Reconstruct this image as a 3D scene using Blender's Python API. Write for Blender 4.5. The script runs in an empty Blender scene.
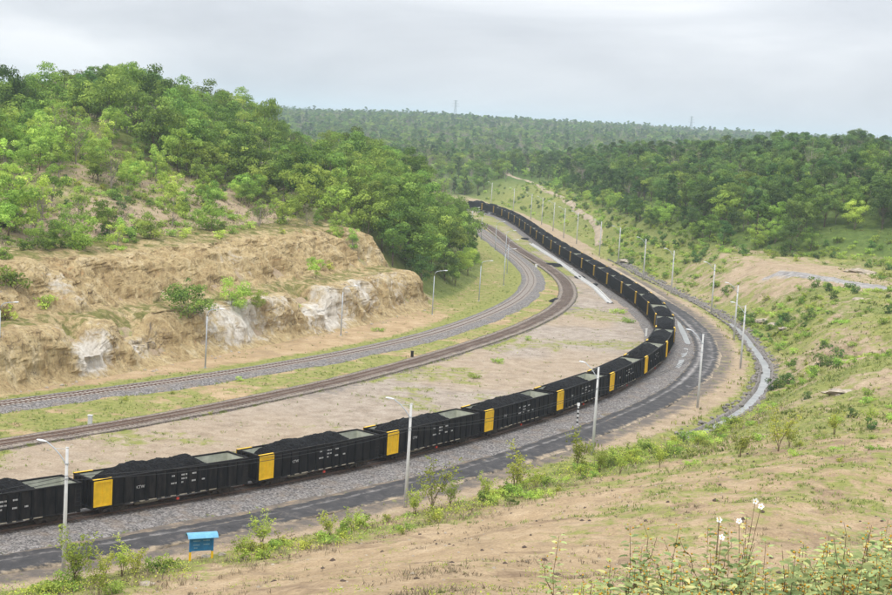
import bpy, bmesh, math, random
import numpy as np
from mathutils import Vector, Matrix

random.seed(7)
RNG = np.random.default_rng(11)
scene = bpy.context.scene
COL = scene.collection

# ------------------------------------------------------------------ camera
FOC, PIT, ROLL, CAMZ = 1485.0, 0.11805, 0.0605, 33.15     # focal length in pixels of an 892 px wide frame
cam = bpy.data.objects.new('camera', bpy.data.cameras.new('camera'))
COL.objects.link(cam)
_up = Vector((0, math.sin(PIT), math.cos(PIT)))
_fw = Vector((0, math.cos(PIT), -math.sin(PIT)))
CR, SR_ = math.cos(ROLL), math.sin(ROLL)
_rt = Vector((1, 0, 0)) * CR + _up * SR_
_u2 = Vector((-1, 0, 0)) * SR_ + _up * CR
cam.matrix_world = Matrix(((_rt.x, _u2.x, -_fw.x, 0), (_rt.y, _u2.y, -_fw.y, 0),
                           (_rt.z, _u2.z, -_fw.z, CAMZ), (0, 0, 0, 1)))
cam.data.sensor_width = 36.0
cam.data.sensor_fit = 'HORIZONTAL'
cam.data.lens = FOC / 892 * 36
cam.data.clip_start = 0.1
cam.data.clip_end = 30000
scene.camera = cam

# ------------------------------------------------------------------ sky
SUN_EL, SUN_AZ = math.radians(58), math.radians(205)      # azimuth clockwise from +Y
world = bpy.data.worlds.new('World')
scene.world = world
world.use_nodes = True
wn, wl = world.node_tree.nodes, world.node_tree.links
wn.clear()
wo = wn.new('ShaderNodeOutputWorld')
bg = wn.new('ShaderNodeBackground'); bg.inputs['Strength'].default_value = 0.1
sky = wn.new('ShaderNodeTexSky'); sky.sky_type = 'NISHITA'; sky.sun_disc = False
sky.sun_elevation = SUN_EL; sky.sun_rotation = SUN_AZ
sky.air_density = 1.0; sky.dust_density = 2.0
tc = wn.new('ShaderNodeTexCoord')
mp = wn.new('ShaderNodeMapping'); mp.inputs['Scale'].default_value = (1.0, 1.0, 4.2)
n1 = wn.new('ShaderNodeTexNoise'); n1.inputs['Scale'].default_value = 3.1; n1.inputs['Detail'].default_value = 7; n1.inputs['Roughness'].default_value = 0.52
n1.inputs['Distortion'].default_value = 0.4
rmp = wn.new('ShaderNodeValToRGB')
e = rmp.color_ramp.elements
e[0].position, e[0].color = 0.36, (5.15, 5.4, 5.85, 1)
e[1].position, e[1].color = 0.66, (8.1, 8.2, 8.4, 1)
m_ = rmp.color_ramp.elements.new(0.52); m_.color = (6.5, 6.72, 7.1, 1)
mixw = wn.new('ShaderNodeMix'); mixw.data_type = 'RGBA'; mixw.inputs[0].default_value = 0.93
wl.new(tc.outputs['Generated'], mp.inputs['Vector']); wl.new(mp.outputs[0], n1.inputs['Vector'])
wl.new(n1.outputs['Fac'], rmp.inputs['Fac'])
wl.new(sky.outputs[0], mixw.inputs[6]); wl.new(rmp.outputs[0], mixw.inputs[7])
sepw = wn.new('ShaderNodeSeparateXYZ'); wl.new(tc.outputs['Generated'], sepw.inputs[0])
mx0 = wn.new('ShaderNodeMath'); mx0.operation = 'MAXIMUM'; mx0.inputs[1].default_value = 0.0; wl.new(sepw.outputs['Z'], mx0.inputs[0])
mad = wn.new('ShaderNodeMath'); mad.operation = 'MULTIPLY_ADD'; mad.inputs[1].default_value = 1.5; mad.inputs[2].default_value = 0.86   # standard overcast sky: luminance grows with the sine of the elevation
wl.new(mx0.outputs[0], mad.inputs[0])
vm = wn.new('ShaderNodeVectorMath'); vm.operation = 'SCALE'; wl.new(mixw.outputs[2], vm.inputs[0]); wl.new(mad.outputs[0], vm.inputs['Scale'])
wl.new(vm.outputs[0], bg.inputs['Color']); wl.new(bg.outputs[0], wo.inputs['Surface'])

sun = bpy.data.objects.new('sun', bpy.data.lights.new('sun', 'SUN'))
COL.objects.link(sun)
sun.data.energy = 1.5
sun.data.angle = math.radians(14)
sun.data.color = (1.0, 0.96, 0.9)
sd = Vector((math.sin(SUN_AZ) * math.cos(SUN_EL), math.cos(SUN_AZ) * math.cos(SUN_EL), math.sin(SUN_EL)))
sun.rotation_euler = (-sd).to_track_quat('-Z', 'Y').to_euler()

vs = scene.view_settings
vs.view_transform = 'Standard'; vs.look = 'None'; vs.exposure = 0.5; vs.gamma = 1.0
scene.cycles.use_denoising = True
scene.cycles.max_bounces = 5
scene.cycles.diffuse_bounces = 3
scene.cycles.volume_bounces = 1
scene.cycles.transmission_bounces = 3

# ------------------------------------------------------------------ helpers: tags, objects, meshes
def tag(o, label=None, cat=None, group=None, kind=None):
    if label: o['label'] = label
    if cat: o['category'] = cat
    if group: o['group'] = group
    if kind: o['kind'] = kind
    return o

def link(name, data, parent=None, mat=None):
    o = bpy.data.objects.new(name, data)
    COL.objects.link(o)
    if parent is not None: o.parent = parent
    if mat is not None and data is not None: data.materials.append(mat)
    return o

def empty(name, loc=(0, 0, 0), rz=0.0):
    o = bpy.data.objects.new(name, None)
    COL.objects.link(o)
    o.empty_display_size = 0.3
    o.location = loc; o.rotation_euler = (0, 0, rz)
    return o

def np_mesh(name, V, F, smooth=False, attrs=None, mats=(), mat_idx=None):
    """V (n,3), F list of arrays: quads (m,4) and / or triangles (k,3)"""
    me = bpy.data.meshes.new(name)
    V = np.asarray(V, dtype=np.float32)
    if not isinstance(F, (list, tuple)): F = [F]
    F = [np.asarray(f, dtype=np.int32) for f in F if len(f)]
    loops = np.concatenate([f.ravel() for f in F])
    tot = np.concatenate([np.full(len(f), f.shape[1], dtype=np.int32) for f in F])
    st = np.concatenate([[0], np.cumsum(tot)[:-1]]).astype(np.int32)
    me.vertices.add(len(V)); me.vertices.foreach_set('co', V.ravel())
    me.loops.add(len(loops)); me.loops.foreach_set('vertex_index', loops)
    me.polygons.add(len(tot)); me.polygons.foreach_set('loop_start', st)
    try: me.polygons.foreach_set('loop_total', tot)
    except Exception: pass
    me.polygons.foreach_set('use_smooth', np.full(len(tot), smooth))
    for m in mats: me.materials.append(m)
    if mat_idx is not None: me.polygons.foreach_set('material_index', np.asarray(mat_idx, dtype=np.int32))
    if attrs:
        for k, a in attrs.items():
            at = me.attributes.new(k, 'FLOAT', 'POINT')
            at.data.foreach_set('value', np.asarray(a, dtype=np.float32))
    me.update(calc_edges=True)
    me.validate()
    return me

class MB:
    """collects boxes, tubes and sheets into one mesh"""
    def __init__(self): self.v = []; self.f = []
    def add(self, vs, fs):
        b = len(self.v); self.v += [tuple(v) for v in vs]; self.f += [tuple(i + b for i in f) for f in fs]; return self
    def box(self, x0, x1, y0, y1, z0, z1):
        return self.add([(x0,y0,z0),(x1,y0,z0),(x1,y1,z0),(x0,y1,z0),(x0,y0,z1),(x1,y0,z1),(x1,y1,z1),(x0,y1,z1)],
                        [(0,3,2,1),(4,5,6,7),(0,1,5,4),(1,2,6,5),(2,3,7,6),(3,0,4,7)])
    def tube(self, pts, rad, n=8, cap=True):
        pts = [Vector(p) for p in pts]
        if not hasattr(rad, '__len__'): rad = [rad] * len(pts)
        b = len(self.v)
        for i, p in enumerate(pts):
            t = (pts[min(i + 1, len(pts) - 1)] - pts[max(i - 1, 0)]).normalized()
            a = Vector((0, 0, 1)) if abs(t.z) < 0.9 else Vector((1, 0, 0))
            u = t.cross(a).normalized(); w = t.cross(u).normalized()
            for k in range(n):
                an = 2 * math.pi * k / n
                self.v.append(tuple(p + (u * math.cos(an) + w * math.sin(an)) * rad[i]))
        for i in range(len(pts) - 1):
            for k in range(n):
                a0 = b + i * n + k; a1 = b + i * n + (k + 1) % n
                self.f.append((a0, a1, a1 + n, a0 + n))
        if cap:
            self.f.append(tuple(b + k for k in range(n)))
            e0 = b + (len(pts) - 1) * n
            self.f.append(tuple(e0 + k for k in reversed(range(n))))
        return self
    def mesh(self, name, mat=None, smooth=False):
        me = bpy.data.meshes.new(name)
        me.from_pydata(self.v, [], self.f)
        me.validate()
        bm = bmesh.new(); bm.from_mesh(me); bmesh.ops.recalc_face_normals(bm, faces=bm.faces); bm.to_mesh(me); bm.free()
        if mat: me.materials.append(mat)
        if smooth: me.polygons.foreach_set('use_smooth', [True] * len(me.polygons))
        me.update()
        return me
    def build(self, name, mat=None, parent=None, smooth=False):
        return link(name, self.mesh(name, mat, smooth), parent)

# pixel of the 892x595 photo -> a point of the ground plane z (only used to read positions off the photo)
def G(px, py, z=0.0):
    u, v = px - 446, -(py - 297.5)
    a, b = CR * u - SR_ * v, SR_ * u + CR * v
    d = (a, FOC * math.cos(PIT) + b * math.sin(PIT), -FOC * math.sin(PIT) + b * math.cos(PIT))
    t = (z - CAMZ) / d[2]
    return (d[0] * t, d[1] * t)

def to_px(x, y, z):
    Z = z - CAMZ
    w = y * math.cos(PIT) - Z * math.sin(PIT); v = y * math.sin(PIT) + Z * math.cos(PIT)
    u2, v2 = x * FOC / w, v * FOC / w
    return 446 + CR * u2 + SR_ * v2, 297.5 - (-SR_ * u2 + CR * v2)

# ------------------------------------------------------------------ numpy noise
def _hash(ix, iy, seed):
    h = (ix.astype(np.int64) * 374761393 + iy.astype(np.int64) * 668265263 + seed * 1442695041) & 0x7fffffff
    h = ((h ^ (h >> 13)) * 1274126177) & 0x7fffffff
    h = (h ^ (h >> 16)) & 0xffff
    return h / 65535.0
def vnoise(x, y, seed=0):
    ix, iy = np.floor(x), np.floor(y)
    fx, fy = x - ix, y - iy
    fx = fx * fx * fx * (fx * (fx * 6 - 15) + 10); fy = fy * fy * fy * (fy * (fy * 6 - 15) + 10)
    a = _hash(ix, iy, seed); b = _hash(ix + 1, iy, seed); c = _hash(ix, iy + 1, seed); d = _hash(ix + 1, iy + 1, seed)
    return (a + (b - a) * fx) * (1 - fy) + (c + (d - c) * fx) * fy
def fbm(x, y, oct=4, seed=0, gain=0.5):
    s = 0; a = 1; t = 0
    for i in range(oct):
        s = s + a * vnoise(x, y, seed + i * 17); t += a; a *= gain; x = x * 2.03 + 13.7; y = y * 2.03 + 7.1
    return s / t
def ridged(x, y, oct=4, seed=0):
    s = 0; a = 1; t = 0
    for i in range(oct):
        s = s + a * (1 - np.abs(2 * vnoise(x, y, seed + i * 31) - 1)); t += a; a *= 0.5; x = x * 2.1 + 3.3; y = y * 2.1 + 9.7
    return s / t
def sst(a, b, x):
    t = np.clip((x - a) / (b - a), 0, 1); return t * t * (3 - 2 * t)

# ------------------------------------------------------------------ lines of the place
def spline(pts, step):
    P = np.array(pts, float)
    P2 = np.vstack([2 * P[0] - P[1], P, 2 * P[-1] - P[-2]])
    out = []
    for i in range(1, len(P2) - 2):
        p0, p1, p2, p3 = P2[i - 1], P2[i], P2[i + 1], P2[i + 2]
        for t in np.linspace(0, 1, 12, endpoint=False):
            out.append(0.5 * (2 * p1 + (p2 - p0) * t + (2 * p0 - 5 * p1 + 4 * p2 - p3) * t ** 2 + (3 * p1 - p0 - 3 * p2 + p3) * t ** 3))
    out.append(P[-1]); out = np.array(out)
    s = np.r_[0, np.cumsum(np.linalg.norm(np.diff(out, axis=0), axis=1))]
    n = max(2, int(s[-1] / step) + 1); q = np.linspace(0, s[-1], n)
    return np.c_[np.interp(q, s, out[:, 0]), np.interp(q, s, out[:, 1])]
def arc(P): return np.r_[0, np.cumsum(np.linalg.norm(np.diff(P, axis=0), axis=1))]
def tang(P):
    t = np.gradient(P, axis=0); return t / np.linalg.norm(t, axis=1)[:, None]
def sdist(P, x, y):
    """signed distance (left positive) and arc length of the nearest point on polyline P"""
    best = np.full(x.shape, 1e18); sg = np.zeros(x.shape); sa = np.zeros(x.shape)
    S = arc(P)
    for i in range(len(P) - 1):
        ax, ay = P[i]; dx, dy = P[i + 1] - P[i]; L2 = dx * dx + dy * dy
        t = np.clip(((x - ax) * dx + (y - ay) * dy) / L2, 0, 1)
        qx, qy = x - ax - t * dx, y - ay - t * dy
        d2 = qx * qx + qy * qy
        m = d2 < best
        best = np.where(m, d2, best)
        sg = np.where(m, np.sign(dx * (y - ay) - dy * (x - ax)), sg)
        sa = np.where(m, S[i] + t * (S[i + 1] - S[i]), sa)
    return np.sqrt(best) * sg, sa

TRAIN0 = [(-28.2,114.9),(-20.1,123.1),(-12.4,131.7),(-5.2,140.7),(1.5,150.0),(7.7,159.7),(13.4,169.7),(18.6,179.9),(23.2,190.5),(27.2,201.3),(30.6,212.3),(33.2,223.5),(35.2,234.8),(36.5,246.2),(37.2,257.6),(37.3,269.1),(37.0,280.6),(36.4,292.1),(35.6,303.6),(34.7,315.1),(33.8,326.6),(32.9,338.0),(31.9,349.5),(30.9,360.9),(29.9,372.4),(29.0,383.8),(28.2,395.3),(27.4,406.8),(26.7,418.2),(26.0,429.7),(25.4,441.2),(24.7,452.7),(24.1,464.2),(23.4,475.6),(22.7,487.1),(21.8,498.6),(20.8,510.0),(19.5,521.4),(17.9,532.8),(15.7,544.2),(12.5,556),(8,568),(2,580),(-8,596),(-22,612)]
TRAIN = spline([(-70.5, 71.5), (-49.3, 93.4)] + TRAIN0, 1.0)
TA = spline([(-80,118),(-55,146.3),(-47.2,156.1),(-40.0,165.1),(-33.1,174.2),(-26.5,183.6),(-20.3,193.1),(-14.4,203.0),(-9.1,213.1),(-4.3,223.4),(0.0,234.0),(3.8,244.8),(7.2,255.8),(10.2,266.9),(12.8,278.0),(14.9,289.3),(16.5,300.6),(17.7,312.0),(18.3,323.4),(18.4,334.8),(18.1,346.3),(17.5,357.7),(16.7,369.1),(15.7,380.6),(14.7,392.0),(13.6,403.4),(12.6,414.8),(11.6,426.2),(10,445),(7.5,470),(3,500),(-6,540),(-20,575)], 1.0)
TB = spline([(-75,97),(-50,127.3),(-41.5,138.2),(-33.6,148.7),(-26.2,159.5),(-19.4,170.7),(-13.0,182.1),(-7.2,193.8),(-1.7,205.8),(3.4,217.9),(8.2,230.1),(12.6,242.5),(16.4,255.1),(19.7,267.7),(22.3,280.6),(24.1,293.5),(25.1,306.5),(25.4,319.6),(25.0,332.7),(24.1,345.8),(22.9,358.9),(21.5,371.9),(20.0,385.0),(18.6,398.0),(17.4,411.0),(16.5,424.0),(15.7,437.1),(14.8,450.1),(12.7,475),(8,505),(-1,545),(-15,580)], 1.0)
ROAD = spline([(-66,67),(-50,83.5),(-30.5,102.1),(-24.6,107.4),(-18.9,112.9),(-13.5,118.5),(-8.3,124.4),(-3.4,130.6),(1.3,136.9),(5.8,143.4),(10.0,150.1),(14.0,156.9),(17.9,163.8),(21.5,170.8),(25.0,177.9),(28.2,185.2),(31.2,192.5),(33.8,199.9),(36.1,207.5),(38.1,215.1),(39.8,222.8),(41.2,230.6),(42.2,238.4),(43.0,246.3),(43.5,254.2),(43.7,262.1),(43.8,270.0),(43.6,277.9),(43,290),(42.0,310),(40.4,335),(38.6,360)], 1.0)
DITCH0 = [(22.8,155.5),(28.3,163.7),(33.0,172.3),(37.2,181.3),(40.7,190.5),(43.8,200.0),(46.2,209.6),(48.3,219.3),(49.4,229.2),(50.3,239.0),(51.2,248.9),(51.9,258.7),(52.0,268.6),(51.8,278.5),(51.4,288.3),(50.6,298.2),(49.4,308.0),(48.6,317.8),(47.6,327.7),(46.8,337.5),(45.9,347.4),(45.1,357.2),(44.6,367.1),(43.6,376.9),(42.6,386.8),(41.9,396.7)]
DITCH = spline(DITCH0, 1.0)
RB = np.array([(-140,0),(-80,46),(-45,81),(-25,99.5),(-8,115.5),(4,130),(13,143)] + DITCH0 + [(40,430),(36,480),(31,532),(26,572),(17,620),(2,680),(-30,760),(-90,850)], float)
CL = np.array([(-170,-80),(-130,30),(-90,95),(-62,141),(-49.3,163.9),(-41.4,178),(-29.4,202.7),(-17.6,227.6),(-2.8,266.5),(3.5,290),(8,330),(8,380),(4.5,430),(-1,480),(-14,540),(-36,600),(-80,680),(-140,740)], float)
CLS = spline(CL, 1.0)
CL0 = arc(CLS)[np.argmin(np.linalg.norm(CLS - np.array([-49.3, 163.9]), axis=1))]      # arc length of the photo's left edge
FE = np.array([(200,180),(140,250),(103,292),(89,318),(66,334),(56,372),(52,405),(49,480),(45,577),(40,660),(22,750),(-40,850),(-150,950)], float)
FES = spline(FE, 2.0)
RBS = spline(RB, 2.0)

HP_D = np.array([0,1.2,2.6,4,5,8,9.2,13,16,18,26,35,50,70,90,115,160,250,600.])
HP_Z = np.array([0,1.6,3.8,5.4,6.1,6.6,8,11,12.4,12.9,14.0,16.2,20.2,24.6,27.8,28.6,22,12,8.])
SP_D = np.array([0,3,8,16,25,35,50,70,90,115,160,250,600.])
SP_Z = np.array([0.2,1.2,5,12.2,16,18,21.5,27,31,32,24,12,8.])

def cliff_amount(s):               # 1 where the hill is cut into benches, 0 on the wooded spur
    return 1 - sst(108, 122, s)

GX0, GX1, GY0, GY1, GS = -300.0, 320.0, -90.0, 900.0, 2.0
_gx = np.arange(GX0, GX1 + GS, GS); _gy = np.arange(GY0, GY1 + GS, GS)
_GX, _GY = np.meshgrid(_gx, _gy)
FIELD = {}
for _n, _P, _st in (('CL', CLS, 6), ('RB', RBS, 4), ('FE', FES, 5), ('DITCH', DITCH, 3), ('TA', TA, 5), ('TB', TB, 5), ('TRAIN', TRAIN, 5), ('ROAD', ROAD, 5)):
    _Q = np.vstack([_P[::_st], _P[-1:]]) if (len(_P) - 1) % _st else _P[::_st]
    FIELD[_n], _sa = sdist(_Q, _GX, _GY)
    if _n == 'CL': FIELD['SA'] = _sa - CL0
def fld(n, x, y):
    F = FIELD[n]
    u = np.clip((np.asarray(x, float) - GX0) / GS, 0, F.shape[1] - 1.001); v = np.clip((np.asarray(y, float) - GY0) / GS, 0, F.shape[0] - 1.001)
    i = u.astype(int); j = v.astype(int); a = u - i; b = v - j
    return (F[j, i] * (1 - a) + F[j, i + 1] * a) * (1 - b) + (F[j + 1, i] * (1 - a) + F[j + 1, i + 1] * a) * b
def zones(x, y):
    return fld('CL', x, y), fld('SA', x, y), -fld('RB', x, y), -fld('FE', x, y)

def height(x, y, z4=None, detail=True, cut=True):
    x = np.asarray(x, float); y = np.asarray(y, float)
    dA, sA, dR, fe = z4 if z4 is not None else zones(x, y)
    r = np.hypot(x, y)
    ca = cliff_amount(sA)
    wob = (fbm(sA / 14.0, sA * 0 + 3.3, 3, 5) - 0.5) * 3.0
    dd = dA + wob * sst(1, 8, dA)
    hl = np.interp(dd, HP_D, HP_Z) * (0.9 + 0.25 * vnoise(sA / 19, sA * 0, 8)) * ca + np.interp(dA, SP_D, SP_Z) * (1 - ca)
    hl = np.where(dA > 0, hl, 0)
    hl = hl + sst(14, 40, dA) * ((fbm(x / 26, y / 26, 3, 21) - 0.5) * 6)
    az_ = np.arctan2(x, np.maximum(y, 1.0))
    hl = hl * (1 - .15 * (1 - sst(-.30, -.21, az_)) * sst(40, 70, dA))
    hl = hl * (1 - .34 * sst(-.15, -.085, az_) * sst(26, 48, dA) * (1 - sst(-.05, -.02, az_)))
    if cut:                        # the finer cliff sheet lies above the ground here
        hl = hl - 1.6 * ca * sst(1.0, 3.0, dA) * (1 - sst(19, 25, dA)) * sst(-45, -35, sA)
    azh = np.arctan2(x, np.maximum(y, 1.0))
    lf = sst(0.02, -0.22, azh) if False else 1 - sst(-0.24, 0.04, azh)
    nearp = np.interp(dR, [0, 5, 12, 20, 30, 60], [0.2, 0.9, 2.5, 4.6, 6.6, 7.2]) * (1 - .22 * lf)
    farp = np.interp(dR, [0, 1.5, 4, 9, 14, 20, 60], [0.0, 0.15, 1.0, 4.6, 7.0, 8.0, 9.0])
    wn_ = sst(140, 190, y)
    hr = nearp * (1 - wn_) + farp * wn_
    gully = np.exp(-((x - 60) / 7) ** 2 - ((y - 203) / 13) ** 2)
    hr = hr - 2.6 * gully * sst(4, 12, dR)
    ero = np.exp(-((x - 56.5) / 6.5) ** 2 - ((y - 206) / 14) ** 2) * sst(3, 7, dR)
    hr = hr + ero * (ridged((x * .8 + y * .6) / 2.6, (x * .6 - y * .8) / 11, 3, 611) - .62) * 2.4
    hr = hr + sst(3, 14, dR) * (fbm(x / 11, y / 11, 4, 33) - 0.5) * (0.9 + 1.3 * wn_) * (1 - sst(30, 60, 95 - r))
    hr = hr + np.where(r < 92, 0.27 * (np.sqrt((92 - np.minimum(r, 92)) ** 2 + 25) - 5), 0) * (1 - .2 * lf)
    lotw = np.exp(-((x - 72) / 16) ** 4 - ((y - 288) / 30) ** 4) * sst(13, 18, dR)
    hr = hr * (1 - lotw) + (7.7 + .02 * (x - 64)) * lotw
    hr = hr + np.interp(fe, [0, 3, 9, 30, 100, 160, 300, 700], [0, 1.2, 4, 9, 17, 19, 16, 12]) * np.where(fe > 0, 1, 0)
    hr = hr + sst(10, 60, fe) * (fbm(x / 40, y / 40, 3, 61) - 0.5) * 9
    hr = np.where(dR > 0, hr, 0)
    z = hl + hr
    az = np.arctan2(x, y)
    big = (fbm(x / 330, y / 330, 4, 77) - 0.5) * 2
    mid = 8 + (24 - 8 * (1 - sst(-.12, 0, az))) * sst(800, 2500, r) - 10 * sst(2800, 3800, r) + big * 9 * sst(700, 1200, r)
    far = 17 * sst(4200, 6000, r) * (1 - 0.55 * sst(-0.03, 0.10, az)) - 12 * sst(6400, 8500, r)
    b = mid + far
    w = sst(620, 860, r)
    z = z * (1 - w) + b * w
    if detail:
        z = z + (fbm(x / 2.6, y / 2.6, 3, 91) - 0.5) * (0.16 + 0.5 * sst(16, 30, dA) + 0.35 * sst(2, 8, dR)) * (1 - sst(300, 700, r))
        flat = (dA < 0) & (dR < 0)
        z = z + np.where(flat, (fbm(x / 9, y / 9, 3, 95) - 0.5) * 0.3, 0)
    # the drain is a real trench
    dd_ = fld('DITCH', x, y)
    z = z - 0.85 * np.exp(-(dd_ / 0.95) ** 2) * sst(150, 158, y)
    return z

def hz(x, y): return float(height(np.array([x]), np.array([y]), cut=True)[0])

# ------------------------------------------------------------------ materials
def new_mat(name, rough=0.9, spec=0.25):
    m = bpy.data.materials.new(name); m.use_nodes = True
    nt = m.node_tree; b = nt.nodes['Principled BSDF']
    b.inputs['Roughness'].default_value = rough
    b.inputs['Specular IOR Level'].default_value = spec
    return m, nt, b
def N(nt, t, **kw):
    n = nt.nodes.new(t)
    for k, v in kw.items():
        if k in n.inputs: n.inputs[k].default_value = v
        else: setattr(n, k, v)
    return n
def noise(nt, scale, detail=4, rough=0.55, vec=None, dist=0.0):
    n = N(nt, 'ShaderNodeTexNoise', Scale=scale, Detail=detail, Roughness=rough, Distortion=dist)
    if vec is not None: nt.links.new(vec, n.inputs['Vector'])
    return n.outputs['Fac']
def objco(nt):
    return nt.nodes.new('ShaderNodeTexCoord').outputs['Object']
def ramp(nt, fac, stops):
    r = nt.nodes.new('ShaderNodeValToRGB'); nt.links.new(fac, r.inputs['Fac'])
    els = r.color_ramp.elements
    while len(els) < len(stops): els.new(0.5)
    for e_, (p, c) in zip(els, stops):
        e_.position = p; e_.color = (*c, 1) if len(c) == 3 else c
    return r.outputs['Color']
def mixc(nt, fac, a, b):
    m = nt.nodes.new('ShaderNodeMix'); m.data_type = 'RGBA'
    for sock, v in ((m.inputs[0], fac), (m.inputs[6], a), (m.inputs[7], b)):
        if hasattr(v, 'node'): nt.links.new(v, sock)
        else: sock.default_value = v if not isinstance(v, tuple) else (*v, 1)[:4]
    return m.outputs[2]
def math_(nt, op, a, b=0.0, clamp=False):
    m = nt.nodes.new('ShaderNodeMath'); m.operation = op; m.use_clamp = clamp
    for sock, v in ((m.inputs[0], a), (m.inputs[1], b)):
        if hasattr(v, 'node'): nt.links.new(v, sock)
        else: sock.default_value = v
    return m.outputs[0]
def attr(nt, name):
    a = nt.nodes.new('ShaderNodeAttribute'); a.attribute_name = name; return a.outputs['Fac']
def bump(nt, b, h, strength=0.5, dist=0.1):
    n = N(nt, 'ShaderNodeBump', Strength=strength, Distance=dist)
    nt.links.new(h, n.inputs['Height']); nt.links.new(n.outputs[0], b.inputs['Normal'])
def sharpen(nt, f, lo, hi):
    m = nt.nodes.new('ShaderNodeMapRange'); m.inputs[1].default_value = lo; m.inputs[2].default_value = hi
    nt.links.new(f, m.inputs[0]); return m.outputs[0]

def mat_plain(name, col, var=0.25, scale=3.0, rough=0.85, spec=0.3, metal=0.0, bumps=0.0):
    m, nt, b = new_mat(name, rough, spec)
    co = objco(nt)
    f = noise(nt, scale, 5, 0.6, co)
    c2 = tuple(c * (1 - var) for c in col); c3 = tuple(min(1, c * (1 + var)) for c in col)
    nt.links.new(ramp(nt, f, [(0.3, c2), (0.55, col), (0.75, c3)]), b.inputs['Base Color'])
    b.inputs['Metallic'].default_value = metal
    if bumps: bump(nt, b, noise(nt, scale * 6, 4, 0.6, co), bumps, 0.03)
    return m

def make_ground_mat():
    m, nt, b = new_mat('ground', 0.95, 0.1)
    co = objco(nt)
    dirtA = ramp(nt, noise(nt, 0.35, 8, 0.62, co, 0.6), [(0.28, (0.30, 0.21, 0.115)), (0.5, (0.405, 0.29, 0.165)), (0.72, (0.50, 0.375, 0.235))])
    dirtB = ramp(nt, noise(nt, 0.5, 8, 0.66, co, 0.4), [(0.3, (0.225, 0.185, 0.15)), (0.5, (0.345, 0.29, 0.235)), (0.7, (0.43, 0.375, 0.31))])
    dirt = mixc(nt, attr(nt, 'grey'), dirtA, dirtB)
    # dark damp specks, litter
    specks = sharpen(nt, noise(nt, 1.9, 6, 0.7, co), 0.62, 0.70)
    dirt = mixc(nt, math_(nt, 'MULTIPLY', specks, 0.55), dirt, (0.15, 0.11, 0.08))
    grit = ramp(nt, noise(nt, 5.5, 6, 0.75, co), [(0.30, (0.55, 0.53, 0.50)), (0.5, (0.97, 0.97, 0.97)), (0.72, (1.22, 1.22, 1.22))])
    mg = nt.nodes.new('ShaderNodeMix'); mg.data_type = 'RGBA'; mg.blend_type = 'MULTIPLY'; mg.inputs[0].default_value = 1.0
    nt.links.new(dirt, mg.inputs[6]); nt.links.new(grit, mg.inputs[7]); dirt = mg.outputs[2]
    rills = sharpen(nt, noise(nt, 0.23, 9, 0.72, co, 1.6), 0.545, 0.60)
    dirt = mixc(nt, math_(nt, 'MULTIPLY', rills, 0.35), dirt, (0.22, 0.165, 0.11))
    coal = sharpen(nt, math_(nt, 'ADD', attr(nt, 'coal'), math_(nt, 'MULTIPLY', math_(nt, 'SUBTRACT', noise(nt, 0.6, 6, 0.65, co), 0.5), 1.3)), 0.35, 0.75)
    dirt = mixc(nt, math_(nt, 'MULTIPLY', coal, 0.8), dirt, mixc(nt, attr(nt, 'litter'), (0.09, 0.085, 0.085), (0.17, 0.115, 0.075)))
    grassc = ramp(nt, noise(nt, 1.1, 8, 0.75, co), [(0.28, (0.10, 0.115, 0.03)), (0.43, (0.185, 0.205, 0.055)), (0.57, (0.27, 0.265, 0.085)), (0.72, (0.36, 0.30, 0.13))])
    lush = ramp(nt, noise(nt, 0.7, 6, 0.65, co), [(0.3, (0.045, 0.08, 0.02)), (0.55, (0.09, 0.14, 0.03)), (0.75, (0.15, 0.19, 0.05))])
    grassc = mixc(nt, attr(nt, 'lush'), grassc, lush)
    g = math_(nt, 'ADD', attr(nt, 'grass'), math_(nt, 'MULTIPLY', math_(nt, 'SUBTRACT', noise(nt, 0.55, 7, 0.7, co, 0.3), 0.5), 1.9))
    g = sharpen(nt, g, 0.40, 0.66)
    col = mixc(nt, g, dirt, grassc)
    nt.links.new(col, b.inputs['Base Color'])
    h = math_(nt, 'ADD', noise(nt, 2.2, 8, 0.7, co), math_(nt, 'MULTIPLY', noise(nt, 9.0, 5, 0.7, co), 0.35))
    bump(nt, b, h, 0.8, 0.22)
    return m

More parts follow.
